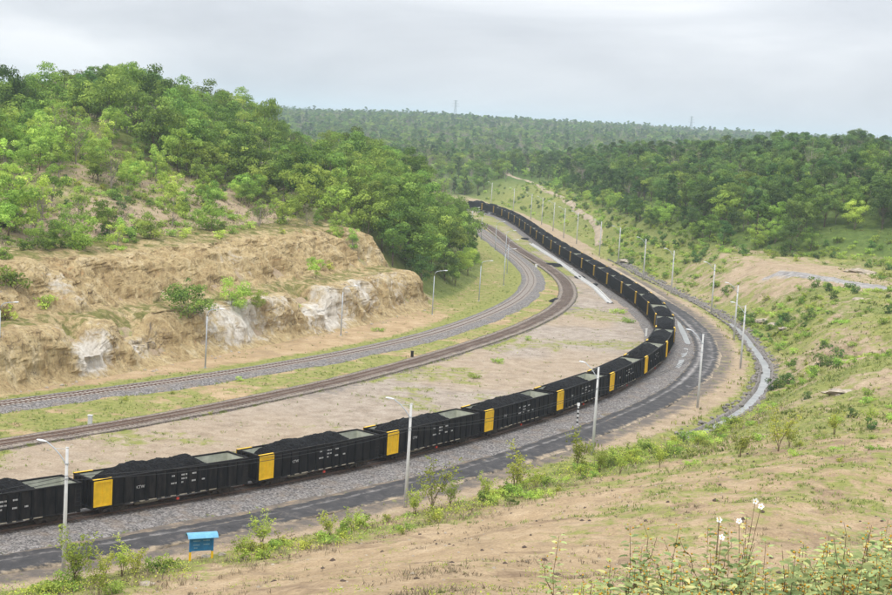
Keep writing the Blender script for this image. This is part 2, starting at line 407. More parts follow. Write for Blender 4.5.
def make_cliff_mat():
    m, nt, b = new_mat('cut_rock', 0.95, 0.1)
    co = objco(nt)
    st = N(nt, 'ShaderNodeMapping'); st.inputs['Scale'].default_value = (1, 1, 0.35); nt.links.new(co, st.inputs['Vector'])
    c = ramp(nt, noise(nt, 0.42, 9, 0.66, st.outputs[0], 1.2), [(0.27, (0.25, 0.18, 0.085)), (0.42, (0.40, 0.295, 0.15)), (0.56, (0.50, 0.39, 0.21)), (0.74, (0.60, 0.51, 0.345))])
    rusty = sharpen(nt, noise(nt, 0.33, 6, 0.6, co, 2.0), 0.62, 0.68)
    c = mixc(nt, math_(nt, 'MULTIPLY', rusty, 0.28), c, (0.46, 0.22, 0.08))
    vo = N(nt, 'ShaderNodeTexVoronoi', Scale=0.55, feature='DISTANCE_TO_EDGE'); nz = nt.nodes.new('ShaderNodeTexNoise'); nz.inputs['Scale'].default_value = 0.8
    nt.links.new(co, nz.inputs['Vector']); wv = nt.nodes.new('ShaderNodeVectorMath'); wv.operation = 'MULTIPLY_ADD'; wv.inputs[1].default_value = (3, 3, 3)
    nt.links.new(nz.outputs['Color'], wv.inputs[0]); nt.links.new(co, wv.inputs[2]); nt.links.new(wv.outputs[0], vo.inputs['Vector'])
    crack = math_(nt, 'MULTIPLY', sharpen(nt, vo.outputs['Distance'], 0.055, 0.0), sharpen(nt, noise(nt, 0.25, 4, 0.6, co), 0.45, 0.6))
    c = mixc(nt, math_(nt, 'MULTIPLY', crack, 0.75), c, (0.13, 0.09, 0.055))
    fine = ramp(nt, noise(nt, 2.4, 9, 0.78, st.outputs[0], 0.5), [(0.32, (0.42, 0.39, 0.36)), (0.46, (0.9, 0.89, 0.88)), (0.55, (1.05, 1.05, 1.05)), (0.7, (1.35, 1.35, 1.35))])
    mf = nt.nodes.new('ShaderNodeMix'); mf.data_type = 'RGBA'; mf.blend_type = 'MULTIPLY'; mf.inputs[0].default_value = 1.0
    nt.links.new(c, mf.inputs[6]); nt.links.new(fine, mf.inputs[7]); c = mf.outputs[2]
    w = sharpen(nt, math_(nt, 'ADD', attr(nt, 'white'), math_(nt, 'MULTIPLY', math_(nt, 'SUBTRACT', noise(nt, 0.6, 8, 0.7, co, 0.8), 0.5), 1.7)), 0.34, 0.72)
    wc = ramp(nt, noise(nt, 1.2, 7, 0.7, st.outputs[0]), [(0.3, (0.40, 0.35, 0.28)), (0.55, (0.66, 0.61, 0.53)), (0.75, (0.76, 0.73, 0.66))])
    c = mixc(nt, w, c, wc)
    k = sharpen(nt, math_(nt, 'ADD', attr(nt, 'dark'), math_(nt, 'MULTIPLY', math_(nt, 'SUBTRACT', noise(nt, 0.9, 8, 0.72, co, 0.6), 0.5), 2.0)), 0.45, 0.8)
    kc = ramp(nt, noise(nt, 2.0, 6, 0.7, co), [(0.35, (0.13, 0.11, 0.095)), (0.7, (0.34, 0.295, 0.25))])
    c = mixc(nt, k, c, kc)
    gr = sharpen(nt, math_(nt, 'ADD', attr(nt, 'grass'), math_(nt, 'MULTIPLY', math_(nt, 'SUBTRACT', noise(nt, 0.6, 7, 0.7, co), 0.5), 1.9)), 0.5, 0.72)
    gc = ramp(nt, noise(nt, 1.4, 5, 0.6, co), [(0.3, (0.10, 0.105, 0.03)), (0.55, (0.21, 0.20, 0.065)), (0.75, (0.29, 0.25, 0.10))])
    c = mixc(nt, gr, c, gc)
    nt.links.new(c, b.inputs['Base Color'])
    h = math_(nt, 'ADD', noise(nt, 1.1, 9, 0.72, st.outputs[0]), math_(nt, 'MULTIPLY', noise(nt, 6.0, 5, 0.7, co), 0.3))
    bump(nt, b, h, 1.0, 0.5)
    return m

def make_ballast_mat(name, lo, hi, stain):
    m, nt, b = new_mat(name, 0.95, 0.15)
    co = objco(nt)
    v = N(nt, 'ShaderNodeTexVoronoi', Scale=7.0); nt.links.new(co, v.inputs['Vector'])
    sep = nt.nodes.new('ShaderNodeSeparateColor'); nt.links.new(v.outputs['Color'], sep.inputs[0])
    c = ramp(nt, sep.outputs[0], [(0.0, lo), (0.6, tuple((a + d) / 2 for a, d in zip(lo, hi))), (1.0, hi)])
    st = sharpen(nt, noise(nt, 0.45, 6, 0.65, co), 0.5, 0.7)
    c = mixc(nt, math_(nt, 'MULTIPLY', st, 0.7), c, stain)
    gr = sharpen(nt, math_(nt, 'ADD', attr(nt, 'grass'), math_(nt, 'MULTIPLY', math_(nt, 'SUBTRACT', noise(nt, 0.8, 7, 0.7, co), 0.5), 1.8)), 0.55, 0.7)
    c = mixc(nt, gr, c, (0.15, 0.17, 0.05))
    rust = sharpen(nt, attr(nt, 'rust'), 0.2, 0.9)
    c = mixc(nt, math_(nt, 'MULTIPLY', rust, 0.65), c, (0.17, 0.12, 0.085))
    nt.links.new(c, b.inputs['Base Color'])
    bump(nt, b, v.outputs['Distance'], 1.0, 0.1)
    return m

def make_road_mat():
    m, nt, b = new_mat('coal_dust_road', 0.8, 0.4)
    co = objco(nt)
    c = ramp(nt, noise(nt, 0.8, 8, 0.68, co, 0.5), [(0.3, (0.022, 0.021, 0.022)), (0.55, (0.048, 0.045, 0.045)), (0.75, (0.14, 0.12, 0.105))])
    pale = sharpen(nt, math_(nt, 'ADD', attr(nt, 'pale'), math_(nt, 'MULTIPLY', math_(nt, 'SUBTRACT', noise(nt, 0.7, 7, 0.7, co, 0.4), 0.5), 1.3)), 0.35, 0.85)
    c = mixc(nt, pale, c, ramp(nt, noise(nt, 1.1, 6, 0.6, co), [(0.35, (0.22, 0.2, 0.185)), (0.7, (0.37, 0.345, 0.32))]))
    edge = sharpen(nt, math_(nt, 'ADD', attr(nt, 'edge'), math_(nt, 'MULTIPLY', math_(nt, 'SUBTRACT', noise(nt, 0.9, 7, 0.7, co), 0.5), 1.5)), 0.5, 0.8)
    c = mixc(nt, edge, c, (0.36, 0.285, 0.195))
    nt.links.new(c, b.inputs['Base Color'])
    wet = sharpen(nt, noise(nt, 0.35, 5, 0.6, co), 0.5, 0.62)
    nt.links.new(math_(nt, 'SUBTRACT', 0.9, math_(nt, 'MULTIPLY', math_(nt, 'MULTIPLY', wet, pale), 0.65)), b.inputs['Roughness'])
    bump(nt, b, noise(nt, 3.0, 7, 0.7, co), 0.6, 0.12)
    return m

def make_leaf_mat(name, lo, mid, hi, trans=0.38, objvar=0.3):
    m = bpy.data.materials.new(name); m.use_nodes = True
    nt = m.node_tree; nt.nodes.clear()
    out = nt.nodes.new('ShaderNodeOutputMaterial')
    oi = nt.nodes.new('ShaderNodeObjectInfo')
    f = math_(nt, 'ADD', math_(nt, 'MULTIPLY', attr(nt, 'tone'), 1 - objvar), math_(nt, 'MULTIPLY', oi.outputs['Random'], objvar))
    c = ramp(nt, f, [(0.08, lo), (0.48, mid), (0.92, hi)])
    hsv = nt.nodes.new('ShaderNodeHueSaturation')
    nt.links.new(c, hsv.inputs['Color']); hsv.inputs['Saturation'].default_value = 0.92
    rr = math_(nt, 'FRACT', math_(nt, 'MULTIPLY', oi.outputs['Random'], 7.31))
    nt.links.new(math_(nt, 'ADD', 0.485, math_(nt, 'MULTIPLY', rr, 0.035)), hsv.inputs['Hue'])
    nt.links.new(math_(nt, 'ADD', 0.70, math_(nt, 'MULTIPLY', math_(nt, 'FRACT', math_(nt, 'MULTIPLY', oi.outputs['Random'], 23.7)), 0.62)), hsv.inputs['Value'])
    d = nt.nodes.new('ShaderNodeBsdfDiffuse'); t = nt.nodes.new('ShaderNodeBsdfTranslucent')
    nt.links.new(hsv.outputs[0], d.inputs['Color']); nt.links.new(hsv.outputs[0], t.inputs['Color'])
    mx = nt.nodes.new('ShaderNodeMixShader'); mx.inputs[0].default_value = trans
    nt.links.new(d.outputs[0], mx.inputs[1]); nt.links.new(t.outputs[0], mx.inputs[2])
    nt.links.new(mx.outputs[0], out.inputs['Surface'])
    return m

M = {}
M['ground'] = make_ground_mat()
M['cliff'] = make_cliff_mat()
M['ballast'] = make_ballast_mat('grey_ballast', (0.075, 0.07, 0.068), (0.33, 0.305, 0.285), (0.23, 0.18, 0.135))
M['old_ballast'] = make_ballast_mat('old_brown_ballast', (0.13, 0.105, 0.09), (0.34, 0.29, 0.24), (0.33, 0.275, 0.2))
M['road'] = make_road_mat()
M['path'] = mat_plain('path_dirt', (0.36, 0.29, 0.205), 0.3, 0.5, 0.95, 0.1, 0, 0.4)
M['rail'] = mat_plain('rusty_rail', (0.13, 0.075, 0.05), 0.4, 6, 0.6, 0.4)
M['sleeper'] = mat_plain('concrete_sleeper', (0.36, 0.32, 0.28), 0.3, 5)
M['wood_sleeper'] = mat_plain('dark_sleeper', (0.15, 0.115, 0.09), 0.4, 5)
M['black'] = mat_plain('wagon_black', (0.026, 0.023, 0.022), 0.6, 1.2, 0.7, 0.2)
def make_wagon_mat(name, base, dust, amt):
    m, nt, b = new_mat(name, 0.72, 0.12)
    co = objco(nt); oi = nt.nodes.new('ShaderNodeObjectInfo')
    mp_ = N(nt, 'ShaderNodeMapping'); mp_.inputs['Scale'].default_value = (2.2, 2.2, 0.5); nt.links.new(co, mp_.inputs['Vector'])
    cmb = nt.nodes.new('ShaderNodeCombineXYZ'); nt.links.new(math_(nt, 'MULTIPLY', oi.outputs['Random'], 50.0), cmb.inputs[0]); nt.links.new(cmb.outputs[0], mp_.inputs['Location'])
    f = sharpen(nt, noise(nt, 1.0, 8, 0.68, mp_.outputs[0]), 0.42, 0.78)
    c = mixc(nt, math_(nt, 'MULTIPLY', f, math_(nt, 'ADD', amt, math_(nt, 'MULTIPLY', oi.outputs['Random'], amt))), base, dust)
    rs = sharpen(nt, noise(nt, 2.7, 6, 0.7, mp_.outputs[0]), 0.66, 0.74)
    c = mixc(nt, math_(nt, 'MULTIPLY', rs, 0.5), c, (0.07, 0.035, 0.02))
    nt.links.new(c, b.inputs['Base Color'])
    return m
M['black'] = make_wagon_mat('wagon_black', (0.009, 0.0085, 0.009), (0.05, 0.042, 0.036), 0.42)
M['inside'] = make_wagon_mat('wagon_inside_pale', (0.47, 0.48, 0.39), (0.16, 0.15, 0.13), 0.5)
M['yellow'] = make_wagon_mat('wagon_yellow', (0.74, 0.46, 0.012), (0.20, 0.135, 0.04), 0.35)
M['yellow_dull'] = make_wagon_mat('wagon_yellow_dirty', (0.32, 0.20, 0.02), (0.08, 0.06, 0.03), 0.55)
M['ribblack'] = mat_plain('rib_black', (0.005, 0.005, 0.0055), 0.4, 1.2, 0.6, 0.15)
M['bogie'] = mat_plain('bogie_dusty', (0.055, 0.043, 0.034), 0.5, 4, 0.85, 0.2)
M['under'] = mat_plain('underframe_black', (0.018, 0.016, 0.015), 0.5, 3, 0.8, 0.3)
M['inside'] = mat_plain('wagon_inside_pale', (0.44, 0.45, 0.36), 0.25, 1.6, 0.85, 0.2)
M['yellow'] = mat_plain('wagon_yellow', (0.72, 0.44, 0.012), 0.14, 2.2, 0.55, 0.35)
M['white'] = mat_plain('white_paint', (0.72, 0.72, 0.70), 0.15, 4)
M['oldwhite'] = mat_plain('stencil_white', (0.50, 0.49, 0.47), 0.35, 5)
M['red'] = mat_plain('red_paint', (0.45, 0.05, 0.03), 0.3, 4)
M['dust'] = mat_plain('dusty_metal', (0.33, 0.29, 0.22), 0.4, 4)
M['wheel'] = mat_plain('wheel_steel', (0.10, 0.075, 0.058), 0.3, 6, 0.6, 0.4)
M['concrete'] = mat_plain('pole_concrete', (0.52, 0.52, 0.51), 0.14, 2.0, 0.85)
M['galv'] = mat_plain('galvanised_steel', (0.40, 0.43, 0.46), 0.12, 3, 0.5, 0.4, 0.3)
M['lampwhite'] = mat_plain('lamp_housing', (0.68, 0.70, 0.72), 0.08, 6, 0.5, 0.4)
M['glass'] = mat_plain('lamp_glass', (0.62, 0.64, 0.64), 0.05, 6, 0.15, 0.5)
M['cable'] = mat_plain('cable_black', (0.03, 0.03, 0.033), 0.2, 6, 0.6)
M['blue'] = mat_plain('board_blue', (0.014, 0.15, 0.33), 0.3, 3, 0.5, 0.4)
M['blue_roof'] = mat_plain('roof_light_blue', (0.13, 0.36, 0.53), 0.2, 3, 0.45, 0.4)
M['post_yellow'] = mat_plain('post_yellow', (0.75, 0.45, 0.01), 0.15, 4, 0.5)
M['faded'] = mat_plain('faded_print', (0.16, 0.30, 0.42), 0.3, 6, 0.7)
M['bark'] = mat_plain('bark', (0.14, 0.105, 0.075), 0.4, 5, 0.95)
M['palebark'] = mat_plain('pale_bark', (0.30, 0.26, 0.215), 0.3, 5, 0.95)
M['twig'] = mat_plain('dry_twig', (0.085, 0.06, 0.045), 0.4, 8, 0.95)
M['rock'] = mat_plain('loose_rock', (0.36, 0.31, 0.245), 0.3, 2, 0.95, 0.1, 0, 0.5)
M['palerock'] = mat_plain('pale_rock', (0.40, 0.34, 0.265), 0.5, 2.2, 0.95, 0.1, 0, 0.5)
M['masonry'] = mat_plain('ditch_masonry', (0.21, 0.19, 0.17), 0.5, 2.4, 0.95, 0.1, 0, 0.6)
M['drainwhite'] = mat_plain('drain_concrete', (0.50, 0.49, 0.47), 0.2, 1.5, 0.9)
M['steelgrey'] = mat_plain('tower_steel', (0.33, 0.36, 0.39), 0.1, 2, 0.6)
M['leaf_mid'] = make_leaf_mat('leaf_mid', (0.073, 0.130, 0.022), (0.193, 0.301, 0.041), (0.382, 0.492, 0.070))
M['leaf_bright'] = make_leaf_mat('leaf_bright', (0.140, 0.226, 0.028), (0.318, 0.466, 0.053), (0.551, 0.680, 0.100))
M['leaf_dark'] = make_leaf_mat('leaf_dark', (0.040, 0.086, 0.024), (0.115, 0.202, 0.044), (0.227, 0.358, 0.063))
M['leaf_dry'] = make_leaf_mat('leaf_dry', (0.156, 0.132, 0.084), (0.247, 0.228, 0.120), (0.338, 0.324, 0.156))
M['leaf_lime'] = make_leaf_mat('leaf_lime', (0.152, 0.197, 0.020), (0.329, 0.394, 0.035), (0.531, 0.554, 0.070), 0.35, 0.1)
M['leaf_fg'] = make_leaf_mat('leaf_foreground', (0.179, 0.240, 0.084), (0.359, 0.436, 0.169), (0.646, 0.605, 0.238), 0.35, 0.1)
M['grass'] = make_leaf_mat('grass_blade', (0.121, 0.156, 0.033), (0.257, 0.312, 0.065), (0.459, 0.429, 0.130), 0.3, 0.0)
M['dryweed'] = make_leaf_mat('dry_weed', (0.120, 0.090, 0.060), (0.240, 0.180, 0.114), (0.360, 0.282, 0.180), 0.2, 0.0)
M['bud'] = mat_plain('orange_bud', (0.50, 0.27, 0.03), 0.35, 9, 0.8)
M['petal'] = mat_plain('white_petal', (0.80, 0.79, 0.76), 0.04, 9, 0.6)
M['stem'] = mat_plain('plant_stem', (0.15, 0.10, 0.06), 0.3, 9, 0.9)

def make_coal_mat():
    m, nt, b = new_mat('coal', 0.85, 0.15)
    co = objco(nt)
    v = N(nt, 'ShaderNodeTexVoronoi', Scale=5.0); nt.links.new(co, v.inputs['Vector'])
    nt.links.new(ramp(nt, noise(nt, 2.4, 6, 0.65, co), [(0.3, (0.004, 0.004, 0.0045)), (0.6, (0.009, 0.009, 0.0095)), (0.8, (0.02, 0.02, 0.021))]), b.inputs['Base Color'])
    h = math_(nt, 'ADD', v.outputs['Distance'], noise(nt, 4, 5, 0.7, co))
    bump(nt, b, h, 1.0, 0.14)
    return m
M['coal'] = make_coal_mat()

def make_water_mat():
    m, nt, b = new_mat('milky_water', 0.3, 0.4)
    co = objco(nt)
    nt.links.new(ramp(nt, noise(nt, 0.8, 5, 0.6, co), [(0.3, (0.19, 0.19, 0.185)), (0.6, (0.31, 0.31, 0.30)), (0.8, (0.42, 0.42, 0.40))]), b.inputs['Base Color'])
    bump(nt, b, noise(nt, 3.5, 3, 0.5, co), 0.15, 0.05)
    return m
M['water'] = make_water_mat()

# ------------------------------------------------------------------ ground
def masks(x, y):
    dA, sA, dR, fe = zones(x, y)
    dTA, dTB, dTT, dRD = fld('TA', x, y), fld('TB', x, y), fld('TRAIN', x, y), fld('ROAD', x, y)
    r = np.hypot(x, y)
    floor = (dA < 0.5) & (dR < 0)
    patch = fbm(x / 13, y / 13, 3, 141)
    grass = np.full(x.shape, 0.3); grey = np.zeros(x.shape); lush = np.zeros(x.shape); coal = np.zeros(x.shape)
    # valley floor, from left to right
    leftA = floor & (dTA > 0)
    g = 0.78 * (1 - sst(2.5, 6.0, dTA)) + 0.22 + 0.45 * sst(85, 125, sA)
    grass = np.where(leftA, g * (0.75 + 0.5 * patch), grass)
    strip = floor & (dTA <= 0) & (dTB > 0)
    grass = np.where(strip, 0.66 + .3 * (patch - .45) - .3 * sst(.55, .7, fbm(x / 4, y / 4, 3, 149)), grass)
    yard = floor & (dTB <= 0) & (dTT > 0)
    g = 0.10 + 0.42 * sst(0.58, 0.72, patch) + 0.35 * (1 - sst(2.5, 4.0, np.abs(dTB))) * sst(0.45, 0.6, fbm(x / 5, y / 5, 2, 44))
    g = g + 0.4 * sst(300, 420, y)
    grass = np.where(yard, g, grass)
    grey = np.where(yard, 0.62 + 0.38 * sst(0.35, 0.6, fbm(x / 20, y / 20, 3, 52)) * sst(120, 190, y + x * 0.4), grey)
    coal = np.where(yard, 0.30 * (1 - sst(2.0, 6.0, np.abs(dTB))) + 0.22 * sst(0.55, 0.7, fbm(x / 16, y / 16, 3, 57)) + 0.25 * (1 - sst(3, 6, dTT)), coal)
    outer = floor & (dTT <= 0)
    grass = np.where(outer, 0.22 + 0.3 * (patch - 0.4), grass)
    grass = np.where(outer & (y > 140), grass + .45 * sst(-3.6, -1.6, dR) * (1 - sst(400, 430, y)), grass)
    grey = np.where(outer, 0.4, grey)
    coal = np.where(outer, 0.7 * (1 - sst(3.0, 6.0, np.abs(dRD))), coal)
    # right bank and plateau
    right = dR >= 0
    farside = sst(135, 175, y)
    g_far = 0.64 + 0.5 * (patch - 0.45) + 0.5 * (fbm(x / 5, y / 5, 3, 167) - .5) - 0.45 * np.exp(-((x - 68) / 11) ** 2 - ((y - 302) / 24) ** 2)
    g_far = g_far - 0.42 * np.exp(-((x - 56.5) / 6.5) ** 2 - ((y - 206) / 14) ** 2)
    g_far = g_far + 0.35 * sst(330, 380, y) - 0.3 * np.exp(-((y - 262 - (x - 79) * -0.9) / 7) ** 2) * sst(55, 62, x)
    az = np.arctan2(x, np.maximum(y, 1))
    g_near = 0.16 + 0.46 * (1 - sst(3, 10, dR)) + 0.33 * sst(0.02, 0.20, az) * sst(72, 112, r) + 0.8 * (fbm(x / 3.2, y / 3.2, 4, 163, .6) - .5) + 0.35 * (patch - 0.45) + 0.12 * sst(55, 25, r)
    g_near = g_near + 0.3 * sst(-0.13, -0.2, az) * (patch - 0.3)
    grass = np.where(right, g_far * farside + g_near * (1 - farside), grass)
    grey = np.where(right, 0.25 * farside + 0.12, grey)
    _ex, _ey = G(800, 345, 4.0)
    coal = np.where(right, 0.62 * np.exp(-((x - 56.5) / 6.5) ** 2 - ((y - 206) / 14) ** 2) + 0.50 * sst(0.54, 0.66, fbm(x / 6, y / 6, 3, 515)) * (1 - farside) * (dR > 3), coal)
    lush = np.where(right, 0.35 * farside * sst(0.4, 0.7, fbm(x / 8, y / 8, 3, 71)), lush)
    wood = sst(-3, 5, fe) * sst(2, 20, dR)
    grass = np.maximum(grass, wood * 0.95); lush = np.maximum(lush, wood * 0.9)
    # left hill
    hill = dA > 0.5
    g = 0.30 + 0.35 * sst(30, 60, dA) + 0.7 * (patch - 0.45) + 0.6 * sst(112, 124, sA)
    grass = np.where(hill, g, grass)
    coal = np.where(hill, 0.30 * sst(14, 22, dA), coal); grey = np.where(hill, .4, grey)
    lush = np.where(hill, 0.25 * sst(30, 60, dA) + 0.5 * sst(112, 124, sA), lush)
    bgw = sst(600, 700, r)
    grass = np.maximum(grass, bgw); lush = np.maximum(lush, bgw)
    return grass, grey, lush, coal

def make_ground():
    fine = np.arange(-0.44, 0.4401, 0.0016)
    coarse = np.linspace(0.44, 2 * math.pi - 0.44, 44)[1:-1]
    ang = np.r_[fine, coarse]
    rr = np.r_[np.geomspace(1.5, 34, 46)[:-1], np.linspace(34, 110, 150)[:-1], np.linspace(110, 330, 320)[:-1], np.geomspace(330, 1000, 150)[:-1], np.geomspace(1000, 9000, 75)]
    nA, nR = len(ang), len(rr)
    A, R_ = np.meshgrid(ang, rr)
    x, y = (R_ * np.sin(A)).ravel(), (R_ * np.cos(A)).ravel()
    z = height(x, y)
    g, gy, lu, co = masks(x, y)
    x = np.r_[x, 0]; y = np.r_[y, 0]; z = np.r_[z, z[0]]
    g, gy, lu, co = (np.r_[a, a[0]] for a in (g, gy, lu, co))
    i = np.arange(nR - 1)[:, None] * nA; j = np.arange(nA)[None, :]; jn = (j + 1) % nA
    Q = np.stack([i + j, i + nA + j, i + nA + jn, i + jn], -1).reshape(-1, 4)[:, ::-1]
    jj = np.arange(nA)
    T = np.stack([np.full(nA, nA * nR), jj, (jj + 1) % nA], -1)[:, ::-1]
    me = np_mesh('ground', np.c_[x, y, z], [Q, T], True, {'grass': g, 'grey': gy, 'lush': lu, 'coal': co, 'litter': np.where((-fld('RB', x, y) > 0) | (fld('CL', x, y) > 1), 1.0, 0.0)}, [M['ground']])
    o = link('ground', me)
    tag(o, 'tan earth, grass and scrub terrain of the valley and hills', 'ground', kind='structure')
make_ground()

# the cut cliff: a finer, rougher sheet along the foot of the left hill
def make_cliff():
    s = np.arange(-40, 128, 0.33)
    pd = np.array([-2.6, -.9, 0.2, 0.9, 1.6, 2.3, 3.0, 3.9, 8.4, 9.2, 10.6, 12.6, 14.8, 16.5, 19, 22, 26])
    pz = np.array([-0.5, 0.25, 1.2, 3.0, 4.6, 5.6, 6.1, 6.3, 6.6, 7.5, 9.6, 11.4, 12.5, 12.9, 13.3, 13.8, 13.9])
    L = np.r_[0, np.cumsum(np.hypot(np.diff(pd), np.diff(pz)))]
    t = np.arange(0, L[-1], 0.27)
    D0, Z0 = np.interp(t, L, pd), np.interp(t, L, pz)
    S, T = np.meshgrid(s, t); D = np.repeat(D0[:, None], len(s), 1); Z = np.repeat(Z0[:, None], len(s), 1)
    ca = cliff_amount(S) * sst(-42, -36, S)
    steep1 = sst(-0.6, 0.6, D) * (1 - sst(3.2, 4.6, D)); steep2 = sst(8.2, 9.4, D) * (1 - sst(14, 18, D))
    amt = np.clip(steep1 + steep2, 0, 1)
    hs = 0.9 + 0.25 * vnoise(S / 19, S * 0, 8)
    wob = (fbm(S / 14.0, S * 0 + 3.3, 3, 5) - 0.5) * 3.0
    # gullies run down the face, slanting
    gul = ridged(S / 5.2 + T * 0.05, T / 17, 4, 201)
    gul2 = ridged(S / 1.9 + T * 0.10, T / 6, 3, 231)
    blocks = fbm(S / 3.2, T / 2.6, 4, 251)
    strata = fbm(S / 5.0 + T * .2, T / .9, 3, 261)
    out = (gul - 0.62) * 4.6 + (gul2 - 0.6) * 0.9 + (np.round(blocks * 5) / 5 * .55 + blocks * .45 - 0.5) * 2.2 + (strata - .5) * .45
    # bays and noses of the two faces
    bay1 = (fbm(S / 9, S * 0 + 1, 3, 261) - 0.5) * 4.2; bay2 = (fbm(S / 11, S * 0 + 5, 3, 281) - 0.5) * 5.5
    Dn = D - (wob * sst(1, 8, D)) * (1 - sst(20, 26, D) * 0) - out * amt * 0.75 - bay1 * steep1 * 0.55 * sst(-.4, 1.2, D) - bay2 * steep2 * 0.55
    Zn = Z * hs + (fbm(S / 2.4, T / 2.4, 4, 291) - 0.5) * 0.75 * sst(1, 3, D) + (out * 0.25) * steep2
    # the crest of the lower face is uneven, with a few notches
    Zn = Zn - 2.4 * sst(0.56, 0.70, fbm(S / 7, S * 0 + 9, 2, 301)) * sst(.6, 2, D) * (1 - sst(4, 8, D))
    edge = np.minimum(sst(0, 0.6, T), 1 - sst(L[-1] - 2.0, L[-1], T))
    Zn = Zn * ca - (1 - ca) * 1.5 - 1.0 * (1 - edge)
    Dn = Dn * 1.0
    # s,d -> x,y
    sa = arc(CLS) - CL0; tx = tang(CLS)
    px, py = np.interp(S, sa, CLS[:, 0]), np.interp(S, sa, CLS[:, 1])
    nx, ny = np.interp(S, sa, -tx[:, 1]), np.interp(S, sa, tx[:, 0])
    X, Y = px + nx * Dn, py + ny * Dn
    white = np.zeros(S.shape); dark = np.zeros(S.shape)
    for s0, d0, ws, wd, a in ((15.5, 1.4, 4.2, 2.6, 1.0), (25, 1.5, 3.5, 2, 0.6), (48, 1.4, 9, 2.6, 0.8), (57, 2.6, 6, 3, 0.5), (72, 1.4, 9, 2.8, 0.95), (86, 2.2, 6, 3, 0.62), (100, 3, 8, 4, 0.5), (22, 11, 3, 3, 0.5), (2, 2.6, 4, 2, 0.3), (62, 12, 6, 3, 0.4)):
        white = np.maximum(white, a * np.exp(-((S - s0) / ws) ** 2 - ((D - d0) / wd) ** 2))
    for s0, d0, ws, wd, a in ((28, 1.2, 4.6, 1.9, 0.62), (13, 12, 4, 3, 0.5), (0, 17, 10, 4, 0.45), (44, 3, 2, 2, 0.5), (-8, 12, 8, 5, 0.4)):
        dark = np.maximum(dark, a * np.exp(-((S - s0) / ws) ** 2 - ((D - d0) / wd) ** 2))
    flat = np.clip(1 - amt, 0, 1)
    grass = 0.03 + 0.60 * flat * sst(3.2, 4.6, D) + 0.12 * steep2 + 0.10 * sst(17, 24, D) - 0.1 * (D < 0.5)
    n, k = S.shape
    i = np.arange(n - 1)[:, None] * k; j = np.arange(k - 1)[None, :]
    Q = np.stack([i + j, i + j + 1, i + k + j + 1, i + k + j], -1).reshape(-1, 4)
    me = np_mesh('cliff', np.c_[X.ravel(), Y.ravel(), Zn.ravel()], [Q], False,
                 {'white': white.ravel(), 'dark': dark.ravel(), 'grass': grass.ravel()}, [M['cliff']])
    o = link('cliff', me)
    tag(o, 'benched ochre and white cut cliff at the foot of the left hill', 'cliff', kind='structure')
    return X, Y, Zn, D, S
CLX, CLY, CLZ, CLD, CLSs = make_cliff()
def cliff_top(x, y):
    """height of the cliff sheet at x,y, when it covers the spot"""
    d2 = (CLX - x) ** 2 + (CLY - y) ** 2
    k = np.argmin(d2)
    return float(CLZ.ravel()[k]) if d2.ravel()[k] < 1.0 else None
def cliff_px(px, py):
    px_, py_ = to_px(CLX, CLY, CLZ)
    dd = (px_ - px) ** 2 + (py_ - py) ** 2 + 0.02 * (CLY - CLY.min())
    k = np.argmin(dd); return float(CLX.ravel()[k]), float(CLY.ravel()[k]), float(CLZ.ravel()[k])
def surf(x, y):
    z = hz(x, y); c = cliff_top(x, y)
    return max(z, c) if c is not None else z

# ------------------------------------------------------------------ swept strips
def sweep(name, P, offs, zs, mat, attrs=None, z_jit=0.0, seed=0, follow=False, d_jit=0.0):
    """cross-section (offset to the left, height) swept along P"""
    t = tang(P); nrm = np.c_[-t[:, 1], t[:, 0]]
    offs = np.array(offs, float); zs = np.array(zs, float)
    S = arc(P)
    O = np.repeat(offs[None, :], len(P), 0)
    if d_jit:
        j0 = (fbm(S / 6, S * 0 + seed, 3, seed) - 0.5) * 2 * d_jit; j1 = (fbm(S / 6, S * 0 + seed + 9, 3, seed + 5) - 0.5) * 2 * d_jit
        O[:, 0] += j0; O[:, -1] += j1
    X = P[:, 0:1] + nrm[:, 0:1] * O; Y = P[:, 1:2] + nrm[:, 1:2] * O
    Z = np.repeat(zs[None, :], len(P), 0)
    if z_jit: Z = Z + (fbm(X / 1.3, Y / 1.3, 3, seed + 3) - 0.5) * z_jit
    if follow: Z = Z + height(X.ravel(), Y.ravel()).reshape(Z.shape)
    n, k = X.shape
    i = np.arange(n - 1)[:, None] * k; j = np.arange(k - 1)[None, :]
    Q = np.stack([i + j, i + j + 1, i + k + j + 1, i + k + j], -1).reshape(-1, 4)
    at = {}
    for a, f in (attrs or {}).items():
        at[a] = (f(O, S[:, None] + 0 * O, X, Y)).ravel()
    return np_mesh(name, np.c_[X.ravel(), Y.ravel(), Z.ravel()], [Q], True, at, [mat])

